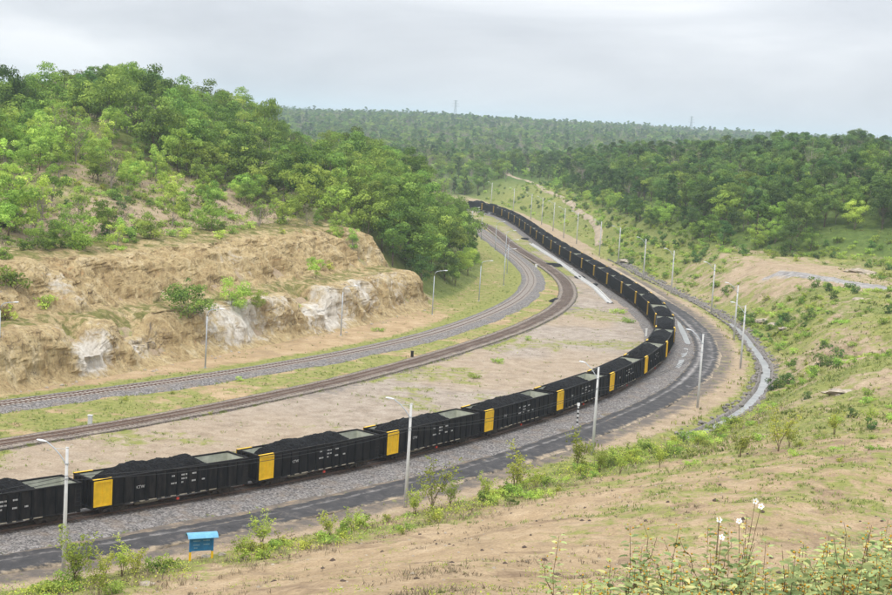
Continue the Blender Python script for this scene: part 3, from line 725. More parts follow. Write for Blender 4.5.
ZB = 0.22        # top of ballast
def track(P, label, near_out, far_out, mat, sleeper_mat, sleepers, rail_z=0.0, gr=0.0):
    root = empty('railway_track', (float(P[0][0]), float(P[0][1]), 0))
    tag(root, label, 'railway track')
    inv = Matrix.Translation(-Vector(root.location))
    P = P - np.array(P[0])[None, :]
    base = P + np.array([root.location.x, root.location.y])
    offs = [far_out + 0.6, far_out, 1.9, 1.45, 0.55, 0, -0.55, -1.45, -1.9, -(near_out * 0.6 + 0.7), -near_out, -near_out - 0.6]
    zz = [-0.35, 0.05, ZB * 0.85, ZB, ZB + 0.01, ZB, ZB + 0.01, ZB, ZB * 0.9, ZB * 0.6, 0.06, -0.35]
    me = sweep('ballast', base, offs, zz, mat, {
        'grass': lambda O, S, X, Y: gr + 0.42 * sst(near_out * 0.55, near_out, -O) + 0.3 * sst(far_out * 0.7, far_out, O),
        'rust': lambda O, S, X, Y: np.exp(-(O / 1.0) ** 4)}, 0.14, 31, False, 0.5)
    me.transform(inv)
    o = link('ballast', me, root)
    for sgn in (-1, 1):
        c = sgn * 0.58
        me = sweep('rail', base, [c + .07, c + .07, c + .035, c + .035, c - .035, c - .035, c - .07, c - .07],
                   [ZB - .02, ZB + .01, ZB + .04, ZB + .15, ZB + .15, ZB + .04, ZB + .01, ZB - .02], M['rail'])
        me.transform(inv)
        link('rail', me, root)
    # sleepers: one joined part, each about two pixels wide in the photo
    S = arc(base); q = np.arange(0.3, S[-1], 0.65)
    t = tang(base)
    cx, cy = np.interp(q, S, base[:, 0]), np.interp(q, S, base[:, 1])
    tx, ty = np.interp(q, S, t[:, 0]), np.interp(q, S, t[:, 1])
    rg = np.random.default_rng(5)
    hl = 1.12 + rg.uniform(-.04, .04, len(q)); hw = 0.12
    V = []
    for a, b, zc in ((1, 1, 0), (1, -1, 0), (-1, -1, 0), (-1, 1, 0), (1, 1, 1), (1, -1, 1), (-1, -1, 1), (-1, 1, 1)):
        V.append(np.c_[cx + tx * hw * a - ty * hl * b, cy + ty * hw * a + tx * hl * b, np.full(len(q), ZB - .1 + zc * (.145 + sleepers))])
    V = np.stack(V, 1).reshape(-1, 3) - np.array([root.location.x, root.location.y, 0])
    Fq = np.array([(4, 5, 6, 7), (0, 1, 5, 4), (1, 2, 6, 5), (2, 3, 7, 6), (3, 0, 4, 7)])
    F = (np.arange(len(q))[:, None, None] * 8 + Fq[None]).reshape(-1, 4)
    o = link('sleepers', np_mesh('sleepers', V, [F], False, None, [sleeper_mat]), root)
    o['kind'] = 'stuff'
    return root
track(TRAIN, 'railway track on grey ballast carrying the coal train', 4.9, 3.0, M['ballast'], M['wood_sleeper'], 0.0)
track(TA, 'railway track with pale sleepers on grey ballast nearest the cliff', 3.0, 2.0, M['ballast'], M['sleeper'], 0.02)
track(TB, 'old rust-brown railway track beside the grass strip, between the other two', 1.9, 1.7, M['old_ballast'], M['wood_sleeper'], 0.0, gr=0.12)

# coal-dust road
me = sweep('road', ROAD, [2.3, 1.9, 1.4, 0.8, 0.2, -0.4, -1.0, -1.5, -2.0, -2.4],
           [-0.3, 0.08, 0.16, 0.08, 0.16, 0.18, 0.08, 0.15, 0.10, -0.3], M['road'],
           {'pale': lambda O, S, X, Y: 0.08 + 0.45 * np.exp(-((np.abs(np.abs(O) - 0.75)) / 0.28) ** 2) + 0.20 * sst(185, 205, Y) * (1 - sst(262, 285, Y)),
            'edge': lambda O, S, X, Y: sst(1.2, 2.6, np.abs(O)) * 0.55 + 0.32 + 0.45 * sst(285, 310, Y)}, 0.14, 61, False, 0.9)
tag(link('road', me), 'dark coal-dusted dirt road along the outside of the train', 'road', kind='structure')

# side road on the plateau at the right
SR = spline([G(770, 270, 7.6), G(792, 273, 7.8), G(815, 276.5, 8.0), G(850, 281.5, 8.2), G(892, 288, 8.4), G(940, 296, 8.6), G(1000, 306, 8.8)], 1.0)
me = sweep('road', SR, [3.6, 2.9, 1.2, 0, -1.2, -2.9, -3.6], [-0.3, 0.12, 0.17, 0.14, 0.17, 0.12, -0.3], M['road'],
           {'pale': lambda O, S, X, Y: 0.8 + 0 * O, 'edge': lambda O, S, X, Y: sst(2.0, 3.2, np.abs(O)) * 0.7 + 0.4 * (1 - sst(4, 12, S))}, 0.1, 67, True, 0.4)
tag(link('road', me), 'grey gravel side road climbing across the plateau at the right', 'road', kind='structure')

# pale footpath up the far nose
PATHC = spline([(43, 425), (45.5, 465), (43.5, 510), (42, 560), (37.5, 610), (37, 650), (31, 700), (27, 745)], 2.0)
me = sweep('path', PATHC, [1.4, 0.9, 0.3, -0.3, -0.9, -1.4], [-0.3, 0.14, 0.2, 0.2, 0.14, -0.3], M['path'], None, 0.25, 83, True, 0.7)
tag(link('path', me), 'pale dirt path climbing the grassy bank towards the far ridge', 'path', kind='structure')

# stream in the stone-lined drain
def drain():
    P = DITCH[9:235]
    S = arc(P)
    wtr = sweep('water', P[:112], [0.62, 0.25, -0.25, -0.62], [-0.46, -0.46, -0.46, -0.46], M['water'], None, 0.0, 5, False, 0.3)
    o = tag(link('water', wtr), 'pale milky water running in the drain below the right bank', 'water', kind='structure')
    root = empty('stone_drain', (float(P[0][0]), float(P[0][1]), 0))
    tag(root, 'rough stone-lined drain ditch curving below the right bank', 'drain')
    inv = Matrix.Translation(-Vector(root.location))
    t = tang(P); nr = np.c_[-t[:, 1], t[:, 0]]
    lining = sweep('lining', P, [1.1, 0.98, 0.8, 0.5], [-0.3, -0.05, -0.12, -0.6], M['masonry'], None, 0.25, 70, False, 0.15)
    lining.transform(inv); link('lining', lining, root)
    lining = sweep('lining', P, [-0.5, -0.8, -1.0, -1.15], [-0.6, -0.1, 0.0, -0.3], M['masonry'], None, 0.25, 75, False, 0.15)
    lining.transform(inv); link('lining', lining, root)
    # the stones that line it, a few pixels each: joined
    rg = np.random.default_rng(8); V = []; F = []
    ico = [(0, 0, 1), (.9, 0, .35), (.28, .85, .35), (-.72, .53, .35), (-.72, -.53, .35), (.28, -.85, .35), (.72, .5, -.5), (-.3, .8, -.5), (-.9, 0, -.5), (-.3, -.8, -.5), (.72, -.5, -.5)]
    fc = [(0, 1, 2), (0, 2, 3), (0, 3, 4), (0, 4, 5), (0, 5, 1), (1, 6, 2), (2, 6, 7), (2, 7, 3), (3, 7, 8), (3, 8, 4), (4, 8, 9), (4, 9, 5), (5, 9, 10), (5, 10, 1), (1, 10, 6)]
    for k in range(900):
        i = rg.integers(0, len(P)); sd_ = 1 if rg.random() < 0.4 else -1
        o_ = sd_ * rg.uniform(0.7, 1.7); sz = rg.uniform(.12, .42)
        cx, cy = P[i] + nr[i] * o_
        zc = -0.25 + (abs(o_) - 0.85) * 0.6
        b = len(V)
        for q in ico:
            V.append((cx - root.location.x + q[0] * sz * rg.uniform(.8, 1.3), cy - root.location.y + q[1] * sz * rg.uniform(.8, 1.3), zc + q[2] * sz * .7))
        F += [(a + b, c + b, d + b) for a, c, d in fc]
    o = link('lining_stones', np_mesh('lining_stones', np.array(V), [np.array(F)], False, None, [M['masonry']]), root)
    o['kind'] = 'stuff'
drain()

# milky puddles along the road bend
def puddle(pts, label, mat='water'):
    # a thin irregular sheet lying on the ground
    pts = np.array([G(*p) for p in pts]); c = pts.mean(0)
    P = spline(np.vstack([pts, pts[:1]]), 0.35)[:-1]
    jj = (fbm(P[:, 0] * 1.3, P[:, 1] * 1.3, 3, 9) - .5)[:, None] * 0.5
    P = P + (P - c) / (np.linalg.norm(P - c, axis=1)[:, None] + .1) * jj
    zc = float(height(P[:, 0], P[:, 1]).max())
    return c, P, zc
def puddle_obj(pts, label, zz):
    c, P, _ = puddle(pts, label)
    n = len(P)
    V = np.vstack([np.c_[P - c, np.full(n, 0.0)], [[0, 0, 0.004]]])
    F = np.stack([np.arange(n), (np.arange(n) + 1) % n, np.full(n, n)], -1)
    o = link('puddle', np_mesh('puddle', V, [F], True, None, [M['water']]))
    o.location = (c[0], c[1], zz)
    tag(o, label, 'puddle', 'milky puddles at the bend', 'structure')
puddle_obj([(677, 322), (680, 324), (685, 332), (689, 341), (690, 345), (685, 344), (682, 337), (678, 328)], 'largest white puddle streak between train and road at the bend', 0.18)
puddle_obj([(684, 349), (688, 350), (686, 356), (682, 358), (681, 353)], 'small white puddle just below the largest one at the bend', 0.15)
puddle_obj([(679, 361), (684, 361), (680, 368), (675, 370)], 'lowest small white puddle beside the ballast at the bend', 0.15)

# white concrete drain across the yard
DR = spline([G(531, 244.5), G(556, 260.5), G(581, 279), G(595, 289), G(610, 304)], 0.8)
root = empty('concrete_drain', (DR[0][0], DR[0][1], 0))
tag(root, 'narrow white concrete drain channel along the left side of the train', 'drain')
for off_, w_, z_ in ((0.42, 0.12, 0.38), (-0.42, 0.12, 0.38), (0, 0.34, 0.2)):
    me = sweep('kerb' if abs(off_) > .1 else 'channel_floor', DR, [off_ + w_, off_ + w_, off_ - w_, off_ - w_], [-0.1, z_, z_, -0.1], M['drainwhite'])
    me.transform(Matrix.Translation(-Vector(root.location)))
    link('kerb' if abs(off_) > .1 else 'channel_floor', me, root)

# ------------------------------------------------------------------ coal wagons
RZ = ZB + 0.15                       # top of rail
PITCH, BL, BW, B0, B1 = 16.4, 15.3, 1.46, 0.86, 2.98     # coupler pitch, body length, half width, body bottom and top
def rotx(me): return me
def cyl_y(mb, cx, cy0, cy1, cz, r, n=16):
    mb.tube([(cx, cy0, cz), (cx, cy1, cz)], r, n)
def shell_mesh():
    h = BL / 2; t = 0.09
    mb = MB()
    mb.box(-h, h, -BW, -BW + t, B0, B1)
    mb.box(-h, h, BW - t, BW, B0, B1)
    mb.box(-h, -h + t, -BW + t, BW - t, B0, B1 - .004)
    mb.box(h - t, h, -BW + t, BW - t, B0, B1 - .004)
    return mb
def lining_mesh():                   # pale inner faces and floor, a hair inside the shell
    h = BL / 2 - 0.094; w = BW - 0.094
    mb = MB()
    mb.box(-h, h, -w, -w + .02, B0 + .1, B1 - .03); mb.box(-h, h, w - .02, w, B0 + .1, B1 - .03)
    mb.box(-h, -h + .02, -w + .02, w - .02, B0 + .1, B1 - .03); mb.box(h - .02, h, -w + .02, w - .02, B0 + .1, B1 - .03)
    mb.box(-h, h, -w, w, B0 + .06, B0 + .1)
    return mb
def rim_mesh():
    h = BL / 2 + .03; w = BW + .05; mb = MB()
    mb.box(-h, h, -w, -w + .19, B1, B1 + .09); mb.box(-h, h, w - .19, w, B1, B1 + .09)
    mb.box(-h, -h + .19, -w + .19, w - .19, B1, B1 + .088); mb.box(h - .19, h, -w + .19, w - .19, B1, B1 + .088)
    return mb
def sill_mesh():
    h = BL / 2; mb = MB()
    mb.box(-h, h, -BW - .06, -BW + .1, B0 - .10, B0); mb.box(-h, h, BW - .1, BW + .06, B0 - .10, B0)
    mb.box(-h - .12, h + .12, -.24, .24, B0 - .30, B0 - .02)
    mb.box(-h - .02, -h + .2, -BW + .1, BW - .1, B0 - .22, B0 - .005); mb.box(h - .2, h + .02, -BW + .1, BW - .1, B0 - .22, B0 - .005)
    for x in (-3.2, -1.6, 0, 1.6, 3.2):
        mb.box(x - .07, x + .07, -BW + .12, BW - .12, B0 - .2, B0 - .03)
    return mb
RIBX = [-BL / 2 + 1.80 + i * 1.03 for i in range(13)]          # the stakes after the yellow end panel
def rib_mb(mb, x, sy, w=.075, d=.13):
    y0, y1 = (BW, BW + d) if sy > 0 else (-BW - d, -BW)
    # a pressed stake, tapering to the top
    dt = d * 0.55
    yt0, yt1 = (BW, BW + dt) if sy > 0 else (-BW - dt, -BW)
    mb.add([(x - w, y0, B0 + .01), (x + w, y0, B0 + .01), (x + w, y1, B0 + .01), (x - w, y1, B0 + .01),
            (x - w, yt0, B1 - .03), (x + w, yt0, B1 - .03), (x + w, yt1, B1 - .03), (x - w, yt1, B1 - .03)],
           [(0, 3, 2, 1), (4, 5, 6, 7), (0, 1, 5, 4), (1, 2, 6, 5), (2, 3, 7, 6), (3, 0, 4, 7)])
def end_rib_mb(mb, sx, y):
    h = BL / 2
    x0, x1 = (h, h + .1) if sx > 0 else (-h - .1, -h)
    mb.box(x0, x1, y - .07, y + .07, B0 + .01, B1 - .03)
def panel_mesh(sy):                  # yellow panel of the rear bay with raised frame
    h = BL / 2; a, b = -h + .02, -h + (1.66 if sy < 0 else 1.05)
    def s(y0, y1): return (BW + y0, BW + y1) if sy > 0 else (-BW - y1, -BW - y0)
    mb = MB()
    mb.box(a, b, *s(.003, .05), B0 + .02, B1 - .02)
    mb.box(a, b, *s(.053, .12), B1 - .20, B1 - .02)
    mb.box(a, a + .13, *s(.053, .12), B0 + .02, B1 - .203); mb.box(b - .13, b, *s(.053, .12), B0 + .02, B1 - .203)
    mb.box((a + b) / 2 - .05, (a + b) / 2 + .05, *s(.053, .10), B0 + .17, B1 - .203)
    mb.box(a + .133, b - .133, *s(.053, .11), B0 + .02, B0 + .15)
    return mb
def yellow_rim_mesh(sy):
    h = BL / 2; mb = MB()
    y0, y1 = sorted((sy * (BW + .06), sy * (BW - .15)))
    mb.box(-h - .035, -h + 1.68, y0, y1, B1 + .093, B1 + .115)
    return mb
def bogie_frame_mesh():
    mb = MB()
    for sy in (-1, 1):
        y0, y1 = sorted((sy * 1.0, sy * 1.16))
        # arched side frame
        prof = [(-1.15, .30), (-1.15, .5), (-.55, .62), (.55, .62), (1.15, .5), (1.15, .30), (.78, .30), (.62, .44), (.42, .2), (-.42, .2), (-.62, .44), (-.78, .30)]
        n = len(prof)
        vs_ = [(x, y0, z) for x, z in prof] + [(x, y1, z) for x, z in prof]
        fs = [tuple(range(n - 1, -1, -1)), tuple(range(n, 2 * n))] + [(i, (i + 1) % n, (i + 1) % n + n, i + n) for i in range(n)]
        mb.add(vs_, fs)
        for k in (-.16, 0, .16):
            mb.tube([(k, sy * 1.19, .25), (k, sy * 1.19, .5)], .06, 6)
    mb.box(-.22, .22, -1.0, 1.0, .38, .6)
    return mb
def wheel_mesh():
    mb = MB()
    n = 18
    prof = [(.0, .12), (.0, .31), (.02, .35), (.10, .37), (.13, .32), (.06, .27), (.06, .14), (.15, .12), (.15, .0)]
    # lathe round y
    vs_ = []; fs = []
    for k in range(n):
        a = 2 * math.pi * k / n
        vs_ += [(math.cos(a) * r, y, math.sin(a) * r) for y, r in prof]
    m = len(prof)
    for k in range(n):
        for i in range(m - 1):
            fs.append((k * m + i, ((k + 1) % n) * m + i, ((k + 1) % n) * m + i + 1, k * m + i + 1))
    mb.add(vs_, fs)
    return mb
def coupler_mesh():
    h = BL / 2; mb = MB()
    mb.box(h + .10, h + .42, -.1, .1, .5, .7)
    mb.add([(h + .42, -.17, .46), (h + .42, .17, .46), (h + .60, .13, .5), (h + .60, -.15, .5), (h + .42, -.17, .74), (h + .42, .17, .74), (h + .60, .13, .7), (h + .60, -.15, .7)],
           [(0, 3, 2, 1), (4, 5, 6, 7), (0, 1, 5, 4), (1, 2, 6, 5), (2, 3, 7, 6), (3, 0, 4, 7)])
    return mb
def hose_mesh(): return MB().tube([(BL / 2 + .05, -.45, .66), (BL / 2 + .25, -.47, .5), (BL / 2 + .38, -.42, .36), (BL / 2 + .5, -.3, .34)], .03, 6)
def mark_mesh():                     # blocks of small white stencil print, unreadable at this distance
    mb = MB(); y0, y1 = -BW - .012, -BW - .004
    def dash(x, z, w, h): mb.box(x, x + w, y0, y1, z, z + h)
    rows = {2.38: [(0.15, .28), (1.12, .3), (1.50, .25), (2.2, .36)], 2.06: [(1.12, .26), (1.5, .3)], 1.76: [(0.10, .32), (0.46, .18), (1.12, .2), (2.16, .36), (3.2, .34)]}
    for z, ds in rows.items():
        for x, w in ds:
            k = x
            while k < x + w - .04:
                dash(k - .4, z, .07, .13); k += .105
    return mb
def text_mesh(body, size, name):
    cu = bpy.data.curves.new(name, 'FONT'); cu.body = body; cu.size = size; cu.extrude = .004; cu.align_x = 'CENTER'
    o = bpy.data.objects.new(name, cu); COL.objects.link(o)
    dg = bpy.context.evaluated_depsgraph_get(); dg.update()
    me = bpy.data.meshes.new_from_object(o.evaluated_get(dg)); me.name = name
    bpy.data.objects.remove(o)
    return me
KTW = text_mesh('KTW', .36, 'lettering'); KTW.materials.clear(); KTW.materials.append(M['oldwhite'])
def ladder_mesh(sy):
    mb = MB(); h = BL / 2
    y = sy * (BW + .17)
    for x in (h - .62, h - .14): mb.tube([(x, y, B0 - .1), (x, y, B1 - .25)], .022, 5)
    for k in range(6): mb.tube([(h - .62, y, B0 + .1 + k * .33), (h - .14, y, B0 + .1 + k * .33)], .018, 5)
    return mb

def coal_mesh(seed):
    rg = np.random.default_rng(seed)
    x = np.linspace(-BL / 2 + .13, BL / 2 - .13, 92); y = np.linspace(-BW + .125, BW - .125, 23)
    X, Y = np.meshgrid(x, y)
    a = -5.6 + rg.uniform(-.5, .8); b = 3.9 + rg.uniform(-1.2, .9)
    top = 0.68 + rg.uniform(-.12, .2)
    end = np.minimum((X - a) * .72 + B1 - .25 + (Y * .12), (b - X) * .68 + B1 - .2)
    crown = B1 - 0.10 + top * (1 - (np.abs(Y) / BW) ** 1.7)
    hump = 1 + .10 * np.sin(X * 1.15 + rg.uniform(0, 6)) + .06 * np.sin(X * 2.3 + rg.uniform(0, 6))
    Z = np.minimum(end, B1 - .10 + (crown - B1 + .1) * hump)
    Z = -np.log(np.exp(-(end) * 6) + np.exp(-(crown - (1 - hump) * .5) * 6)) / 6
    Z = Z + (fbm(X * 2.5 + seed * 3.1, Y * 2.5, 5, seed, .62) - .5) * .34
    Z = np.maximum(Z, B0 + 0.11 + (fbm(X * 2, Y * 2, 2, seed) - .5) * .03)
    n, k = X.shape
    i = np.arange(n - 1)[:, None] * k; j = np.arange(k - 1)[None, :]
    Q = np.stack([i + j, i + j + 1, i + k + j + 1, i + k + j], -1).reshape(-1, 4)
    keep = (Z.ravel()[Q] > B0 + .145).any(1)
    return np_mesh('coal_load', np.c_[X.ravel(), Y.ravel(), Z.ravel()], [Q[keep]], True, None, [M['coal']])
COALS = [coal_mesh(40 + i) for i in range(11)]

# shared meshes
W = {'shell': shell_mesh().mesh('body', M['black']), 'lining': lining_mesh().mesh('inner_lining', M['inside']), 'rim': rim_mesh().mesh('top_rim', M['black']),
     'sill': sill_mesh().mesh('underframe', M['under']), 'pl': panel_mesh(1).mesh('yellow_panel', M['yellow_dull']), 'pr': panel_mesh(-1).mesh('yellow_panel', M['yellow']),
     'yriml': yellow_rim_mesh(1).mesh('yellow_rim_strip', M['yellow']), 'yrimr': yellow_rim_mesh(-1).mesh('yellow_rim_strip', M['yellow']), 'bogie': bogie_frame_mesh().mesh('bogie', M['bogie']), 'wheel': wheel_mesh().mesh('wheel', M['wheel'], True),
     'coupler': coupler_mesh().mesh('coupler', M['under']), 'hose': hose_mesh().mesh('brake_hose', M['red'], True), 'marks': mark_mesh().mesh('stencil_marks', M['oldwhite']),
     'll': ladder_mesh(1).mesh('ladder', M['under']), 'lr': ladder_mesh(-1).mesh('ladder', M['under'])}
_m = MB()
rib_mb(_m, 0, -1); W['ribr'] = _m.mesh('side_rib', M['ribblack'])
_m = MB(); rib_mb(_m, 0, 1); W['ribl'] = _m.mesh('side_rib', M['ribblack'])
_m = MB(); end_rib_mb(_m, 1, 0); W['erib'] = _m.mesh('end_rib', M['ribblack'])
_m = MB()
for _x in RIBX:
    for _s in (-1, 1): rib_mb(_m, _x, _s)
for _s in (-1, 1):
    for _y in (-1.1, -.55, 0, .55, 1.1): end_rib_mb(_m, _s, _y)
W['allribs'] = _m.mesh('ribs', M['ribblack'])
_m = MB(); _m.tube([(-1.1, 0, 0), (1.0, 0, 0)], .2, 12); W['tank'] = _m.mesh('air_reservoir', M['dust'], True)
_m = MB(); _m.box(-.11, .11, -.06, .06, -.09, .09); W['valve'] = _m.mesh('brake_valve', M['red'])
_m = MB(); _m.tube([(0, -.75, 0), (0, .75, 0)], .07, 8); W['axle'] = _m.mesh('axle', M['wheel'])
_m = MB()
for _k in range(9):
    _x = -4.1 + _k * 1.0; _w = .14 + .12 * ((_k * 7) % 3)
    _m.box(_x - _w, _x + _w, -BW - .10, -BW - .065, B0 - .09, B0 - .02)
W['brackets'] = _m.mesh('dusty_bracket_row', M['dust'])

def P(root, key, name, loc=(0, 0, 0), rz=0):
    o = bpy.data.objects.new(name, W[key] if isinstance(key, str) else key)
    COL.objects.link(o); o.parent = root; o.location = loc; o.rotation_euler = (0, 0, rz)
    return o
def wagon(detail):
    root = empty('coal_wagon')
    P(root, 'shell', 'body'); P(root, 'lining', 'inner_lining'); P(root, 'rim', 'top_rim'); P(root, 'sill', 'underframe')
    P(root, 'pl', 'yellow_panel'); P(root, 'pr', 'yellow_panel'); P(root, 'yriml', 'yellow_rim_strip'); P(root, 'yrimr', 'yellow_rim_strip')
    if detail:
        for x in RIBX:
            P(root, 'ribr', 'side_rib', (x, 0, 0)); P(root, 'ribl', 'side_rib', (x, 0, 0))
        for y in (-1.1, -.55, 0, .55, 1.1):
            P(root, 'erib', 'end_rib', (0, y, 0)); P(root, 'erib', 'end_rib', (0, y, 0), math.pi)
        t = P(root, KTW, 'lettering', (-3.28, -BW - .006, 1.85)); t.rotation_euler = (math.pi / 2, 0, 0)
        P(root, 'marks', 'stencil_marks')['kind'] = 'stuff'
        P(root, 'll', 'ladder'); P(root, 'lr', 'ladder')
        P(root, 'tank', 'air_reservoir', (-2.2, -.75, .52)); P(root, 'valve', 'brake_valve', (.4, -BW - .02, .5))
        P(root, 'brackets', 'dusty_brackets')['kind'] = 'stuff'
        P(root, 'hose', 'brake_hose'); P(root, 'hose', 'brake_hose', (0, 0, 0), math.pi)
    else:
        o = P(root, 'allribs', 'ribs'); o['kind'] = 'stuff'
    P(root, 'coupler', 'coupler'); P(root, 'coupler', 'coupler', (0, 0, 0), math.pi)
    for x in (-5.35, 5.35):
        b = P(root, 'bogie', 'bogie', (x, 0, 0))
        if detail:
            for dx in (-.86, .86):
                P(b, 'axle', 'axle', (dx, 0, .365))
                P(b, 'wheel', 'wheel', (dx, .5, .365)); P(b, 'wheel', 'wheel', (dx, -.5, .365), math.pi)
    return root
def copy_tree(o, parent=None):
    c = o.copy(); COL.objects.link(c); c.parent = parent
    for ch in list(o.children): copy_tree(ch, c)
    return c
S_T = arc(TRAIN)
S_T0 = S_T[np.argmin(np.linalg.norm(TRAIN - np.array(TRAIN0[0]), axis=1))]
def at_train(s): return Vector((float(np.interp(s, S_T, TRAIN[:, 0])), float(np.interp(s, S_T, TRAIN[:, 1])), 0))
ORD = ['first', 'second', 'third', 'fourth', 'fifth', 'sixth', 'seventh', 'eighth', 'ninth', 'tenth', 'eleventh', 'twelfth', 'thirteenth', 'fourteenth', 'fifteenth', 'sixteenth',
       'seventeenth', 'eighteenth', 'nineteenth', 'twentieth', 'twenty-first', 'twenty-second', 'twenty-third', 'twenty-fourth', 'twenty-fifth', 'twenty-sixth', 'twenty-seventh', 'twenty-eighth', 'twenty-ninth', 'thirtieth', 'thirty-first']
near_w = far_w = None
NW = 30
for i in range(NW):
    sc_ = S_T0 + (i - 1) * PITCH + BL / 2
    a, b = at_train(sc_ - 5.35), at_train(sc_ + 5.35)
    c = (a + b) / 2; rz = math.atan2(b.y - a.y, b.x - a.x)
    det = i < 11
    if det:
        if near_w is None: near_w = o = wagon(True)
        else: o = copy_tree(near_w)
    else:
        if far_w is None: far_w = o = wagon(False)
        else: o = copy_tree(far_w)
    o.location = (c.x, c.y, RZ); o.rotation_euler = (0, 0, rz)
    if i == 0: lab = 'black coal wagon cut off by the left edge of the photo'
    elif i == NW - 1: lab = 'farthest coal wagon, where the train vanishes behind the trees'
    elif i < 9: lab = f'black coal wagon with yellow end panel, {ORD[i]} from the left edge'
    else: lab = f'black coal wagon with yellow end panel, {ORD[i]} of the train counted from the left'
    tag(o, lab, 'coal wagon', 'wagons of the coal train')
    k = link('coal_load', COALS[(i * 5) % 11])
    k.location = (c.x, c.y, RZ); k.rotation_euler = (0, 0, rz)
    lab = ('heap of black coal in the wagon cut off by the left edge' if i == 0 else
           'heap of black coal in the farthest wagon of the train' if i == NW - 1 else f'heap of black coal in the {ORD[i]} wagon counted from the left')
    tag(k, lab, 'coal heap', 'coal heaps in the wagons')

# ------------------------------------------------------------------ street lamps
def lamp_head(root, base, dirv):
    """flat cobra-head luminaire at the end of an arm, pointing along dirv"""
    d = Vector(dirv).normalized(); side = Vector((-d.y, d.x, 0)); up = Vector((0, 0, 1))
    mb = MB()
    prof = [(0, .05, .04), (.12, .08, .06), (.30, .15, .085), (.55, .16, .08), (.70, .11, .05), (.76, .04, .02)]
    n = 8; vs_ = []; fs = []
    for (l, w, h) in prof:
        for k in range(n):
            a = 2 * math.pi * k / n
            zz = math.sin(a) * h
            vs_.append(tuple(Vector(base) + d * l + side * (math.cos(a) * w) + up * (zz if zz > 0 else zz * .45) + up * l * .12))
    for i in range(len(prof) - 1):
        for k in range(n): fs.append((i * n + k, i * n + (k + 1) % n, (i + 1) * n + (k + 1) % n, (i + 1) * n + k))
    fs += [tuple(range(n)), tuple(len(vs_) - n + k for k in reversed(range(n)))]
    mb.add(vs_, fs)
    h = mb.build('lamp_head', M['lampwhite'], root, True)
    g = MB(); c = Vector(base) + d * .42 + up * (-.045 + .42 * .12)
    g.add([tuple(c + d * (math.cos(a) * .2) + side * (math.sin(a) * .11) + up * zz) for zz in (0, -.03) for a in [2 * math.pi * q / 10 for q in range(10)]],
          [tuple(range(10)), tuple(range(19, 9, -1))] + [(q, (q + 1) % 10, (q + 1) % 10 + 10, q + 10) for q in range(10)])
    g.build('lamp_glass', M['glass'], h, True)

def concrete_lamp(x, y, ad, label, h=9.25, lean=0.0, z=None):
    z = hz(x, y) - .05 if z is None else z
    root = empty('street_lamp', (x, y, z))
    tag(root, label, 'street lamp', 'concrete lamp posts along the road')
    mb = MB(); mb.tube([(0, 0, -.6), (0, 0, h * .5), (0, 0, h)], [.165, .135, .10], 12); mb.build('pole', M['concrete'], root, True)
    MB().tube([(0, 0, h), (0, 0, h + .05)], .115, 12).build('pole_cap', M['concrete'], root)
    d = Vector((math.cos(ad), math.sin(ad), 0))
    pts = [Vector((0, 0, h - 1.15)) + d * .1, Vector((0, 0, h - .95)) + d * .2, Vector((0, 0, h - .55)) + d * .5, Vector((0, 0, h - .1)) + d * .95, Vector((0, 0, h + .3)) + d * 1.5]
    arm = MB().tube(pts, .042, 8).build('arm', M['galv'], root, True)
    MB().tube([pts[3], Vector((0, 0, h - .1)) + d * .08], .016, 6).build('arm_brace', M['galv'], root)
    for zz in (h - 1.12, h - 2.2):
        MB().tube([(0, 0, zz - .05), (0, 0, zz + .05)], .145, 12).build('clamp_band', M['galv'], root)
    lamp_head(root, pts[-1], d)
    return root
def steel_lamp(x, y, ad, label, h=7.6):
    z = hz(x, y) - .05
    root = empty('street_lamp', (x, y, z))
    tag(root, label, 'street lamp', 'steel lamp posts along the left track')
    d = Vector((math.cos(ad), math.sin(ad), 0))
    pts = [Vector((0, 0, -.4)), Vector((0, 0, 3)), Vector((0, 0, h - .9)), Vector((0, 0, h - .35)) + d * .12, Vector((0, 0, h - .08)) + d * .4, Vector((0, 0, h + .06)) + d * .9, Vector((0, 0, h + .14)) + d * 1.5]
    MB().tube(pts[:3], [.10, .09, .065], 10).build('pole', M['galv'], root, True)
    MB().tube(pts[2:], [.062, .055, .05, .045, .042], 8).build('arm', M['galv'], root, True)
    MB().box(-.2, .2, -.2, .2, -.1, .09).build('base_plate', M['concrete'], root)
    lamp_head(root, pts[-1], d)
    return root
RP = [(-25.7,101.3),(-2.4,124.5),(16.0,149.9),(31.7,180.1),(43.5,214.3),(48.1,244.3),(50.5,280.4),(47.1,310.0),(44.5,336.3),(42.8,373.4),(40.2,395.7),(36.9,430.8),(34.6,451.4),(33.2,479.4),(31.1,507.7),(28.6,532.5),(23.8,571.7),(16.2,611.8)]
RL = ['concrete lamp post nearest the camera, at the lower left', 'concrete lamp post among the yellow-green saplings at the centre', 'concrete lamp post standing right of the striped marker post',
      'concrete lamp post standing alone beside the inside of the road bend', 'right-hand of the two lamp posts standing close together by the drain', 'left-hand of the two lamp posts standing close together by the drain']
ARMDIR = []
for i, (x, y) in enumerate(RP):
    k = int(np.argmin(np.hypot(TRAIN[:, 0] - x, TRAIN[:, 1] - y)))
    ad = math.atan2(TRAIN[k, 1] - y, TRAIN[k, 0] - x) + random.uniform(-.08, .08)
    if i < 2: ad = math.radians(172)
    ARMDIR.append(ad)
    lab = RL[i] if i < len(RL) else ('farthest concrete lamp post at the tip of the train' if i == len(RP) - 1 else f'{ORD[i]} concrete lamp post along the right of the train, counted from the left edge')
    concrete_lamp(x, y, ad, lab, 9.2 + random.uniform(-.15, .15), 0, 0.0 if 3 < i < 12 else None)
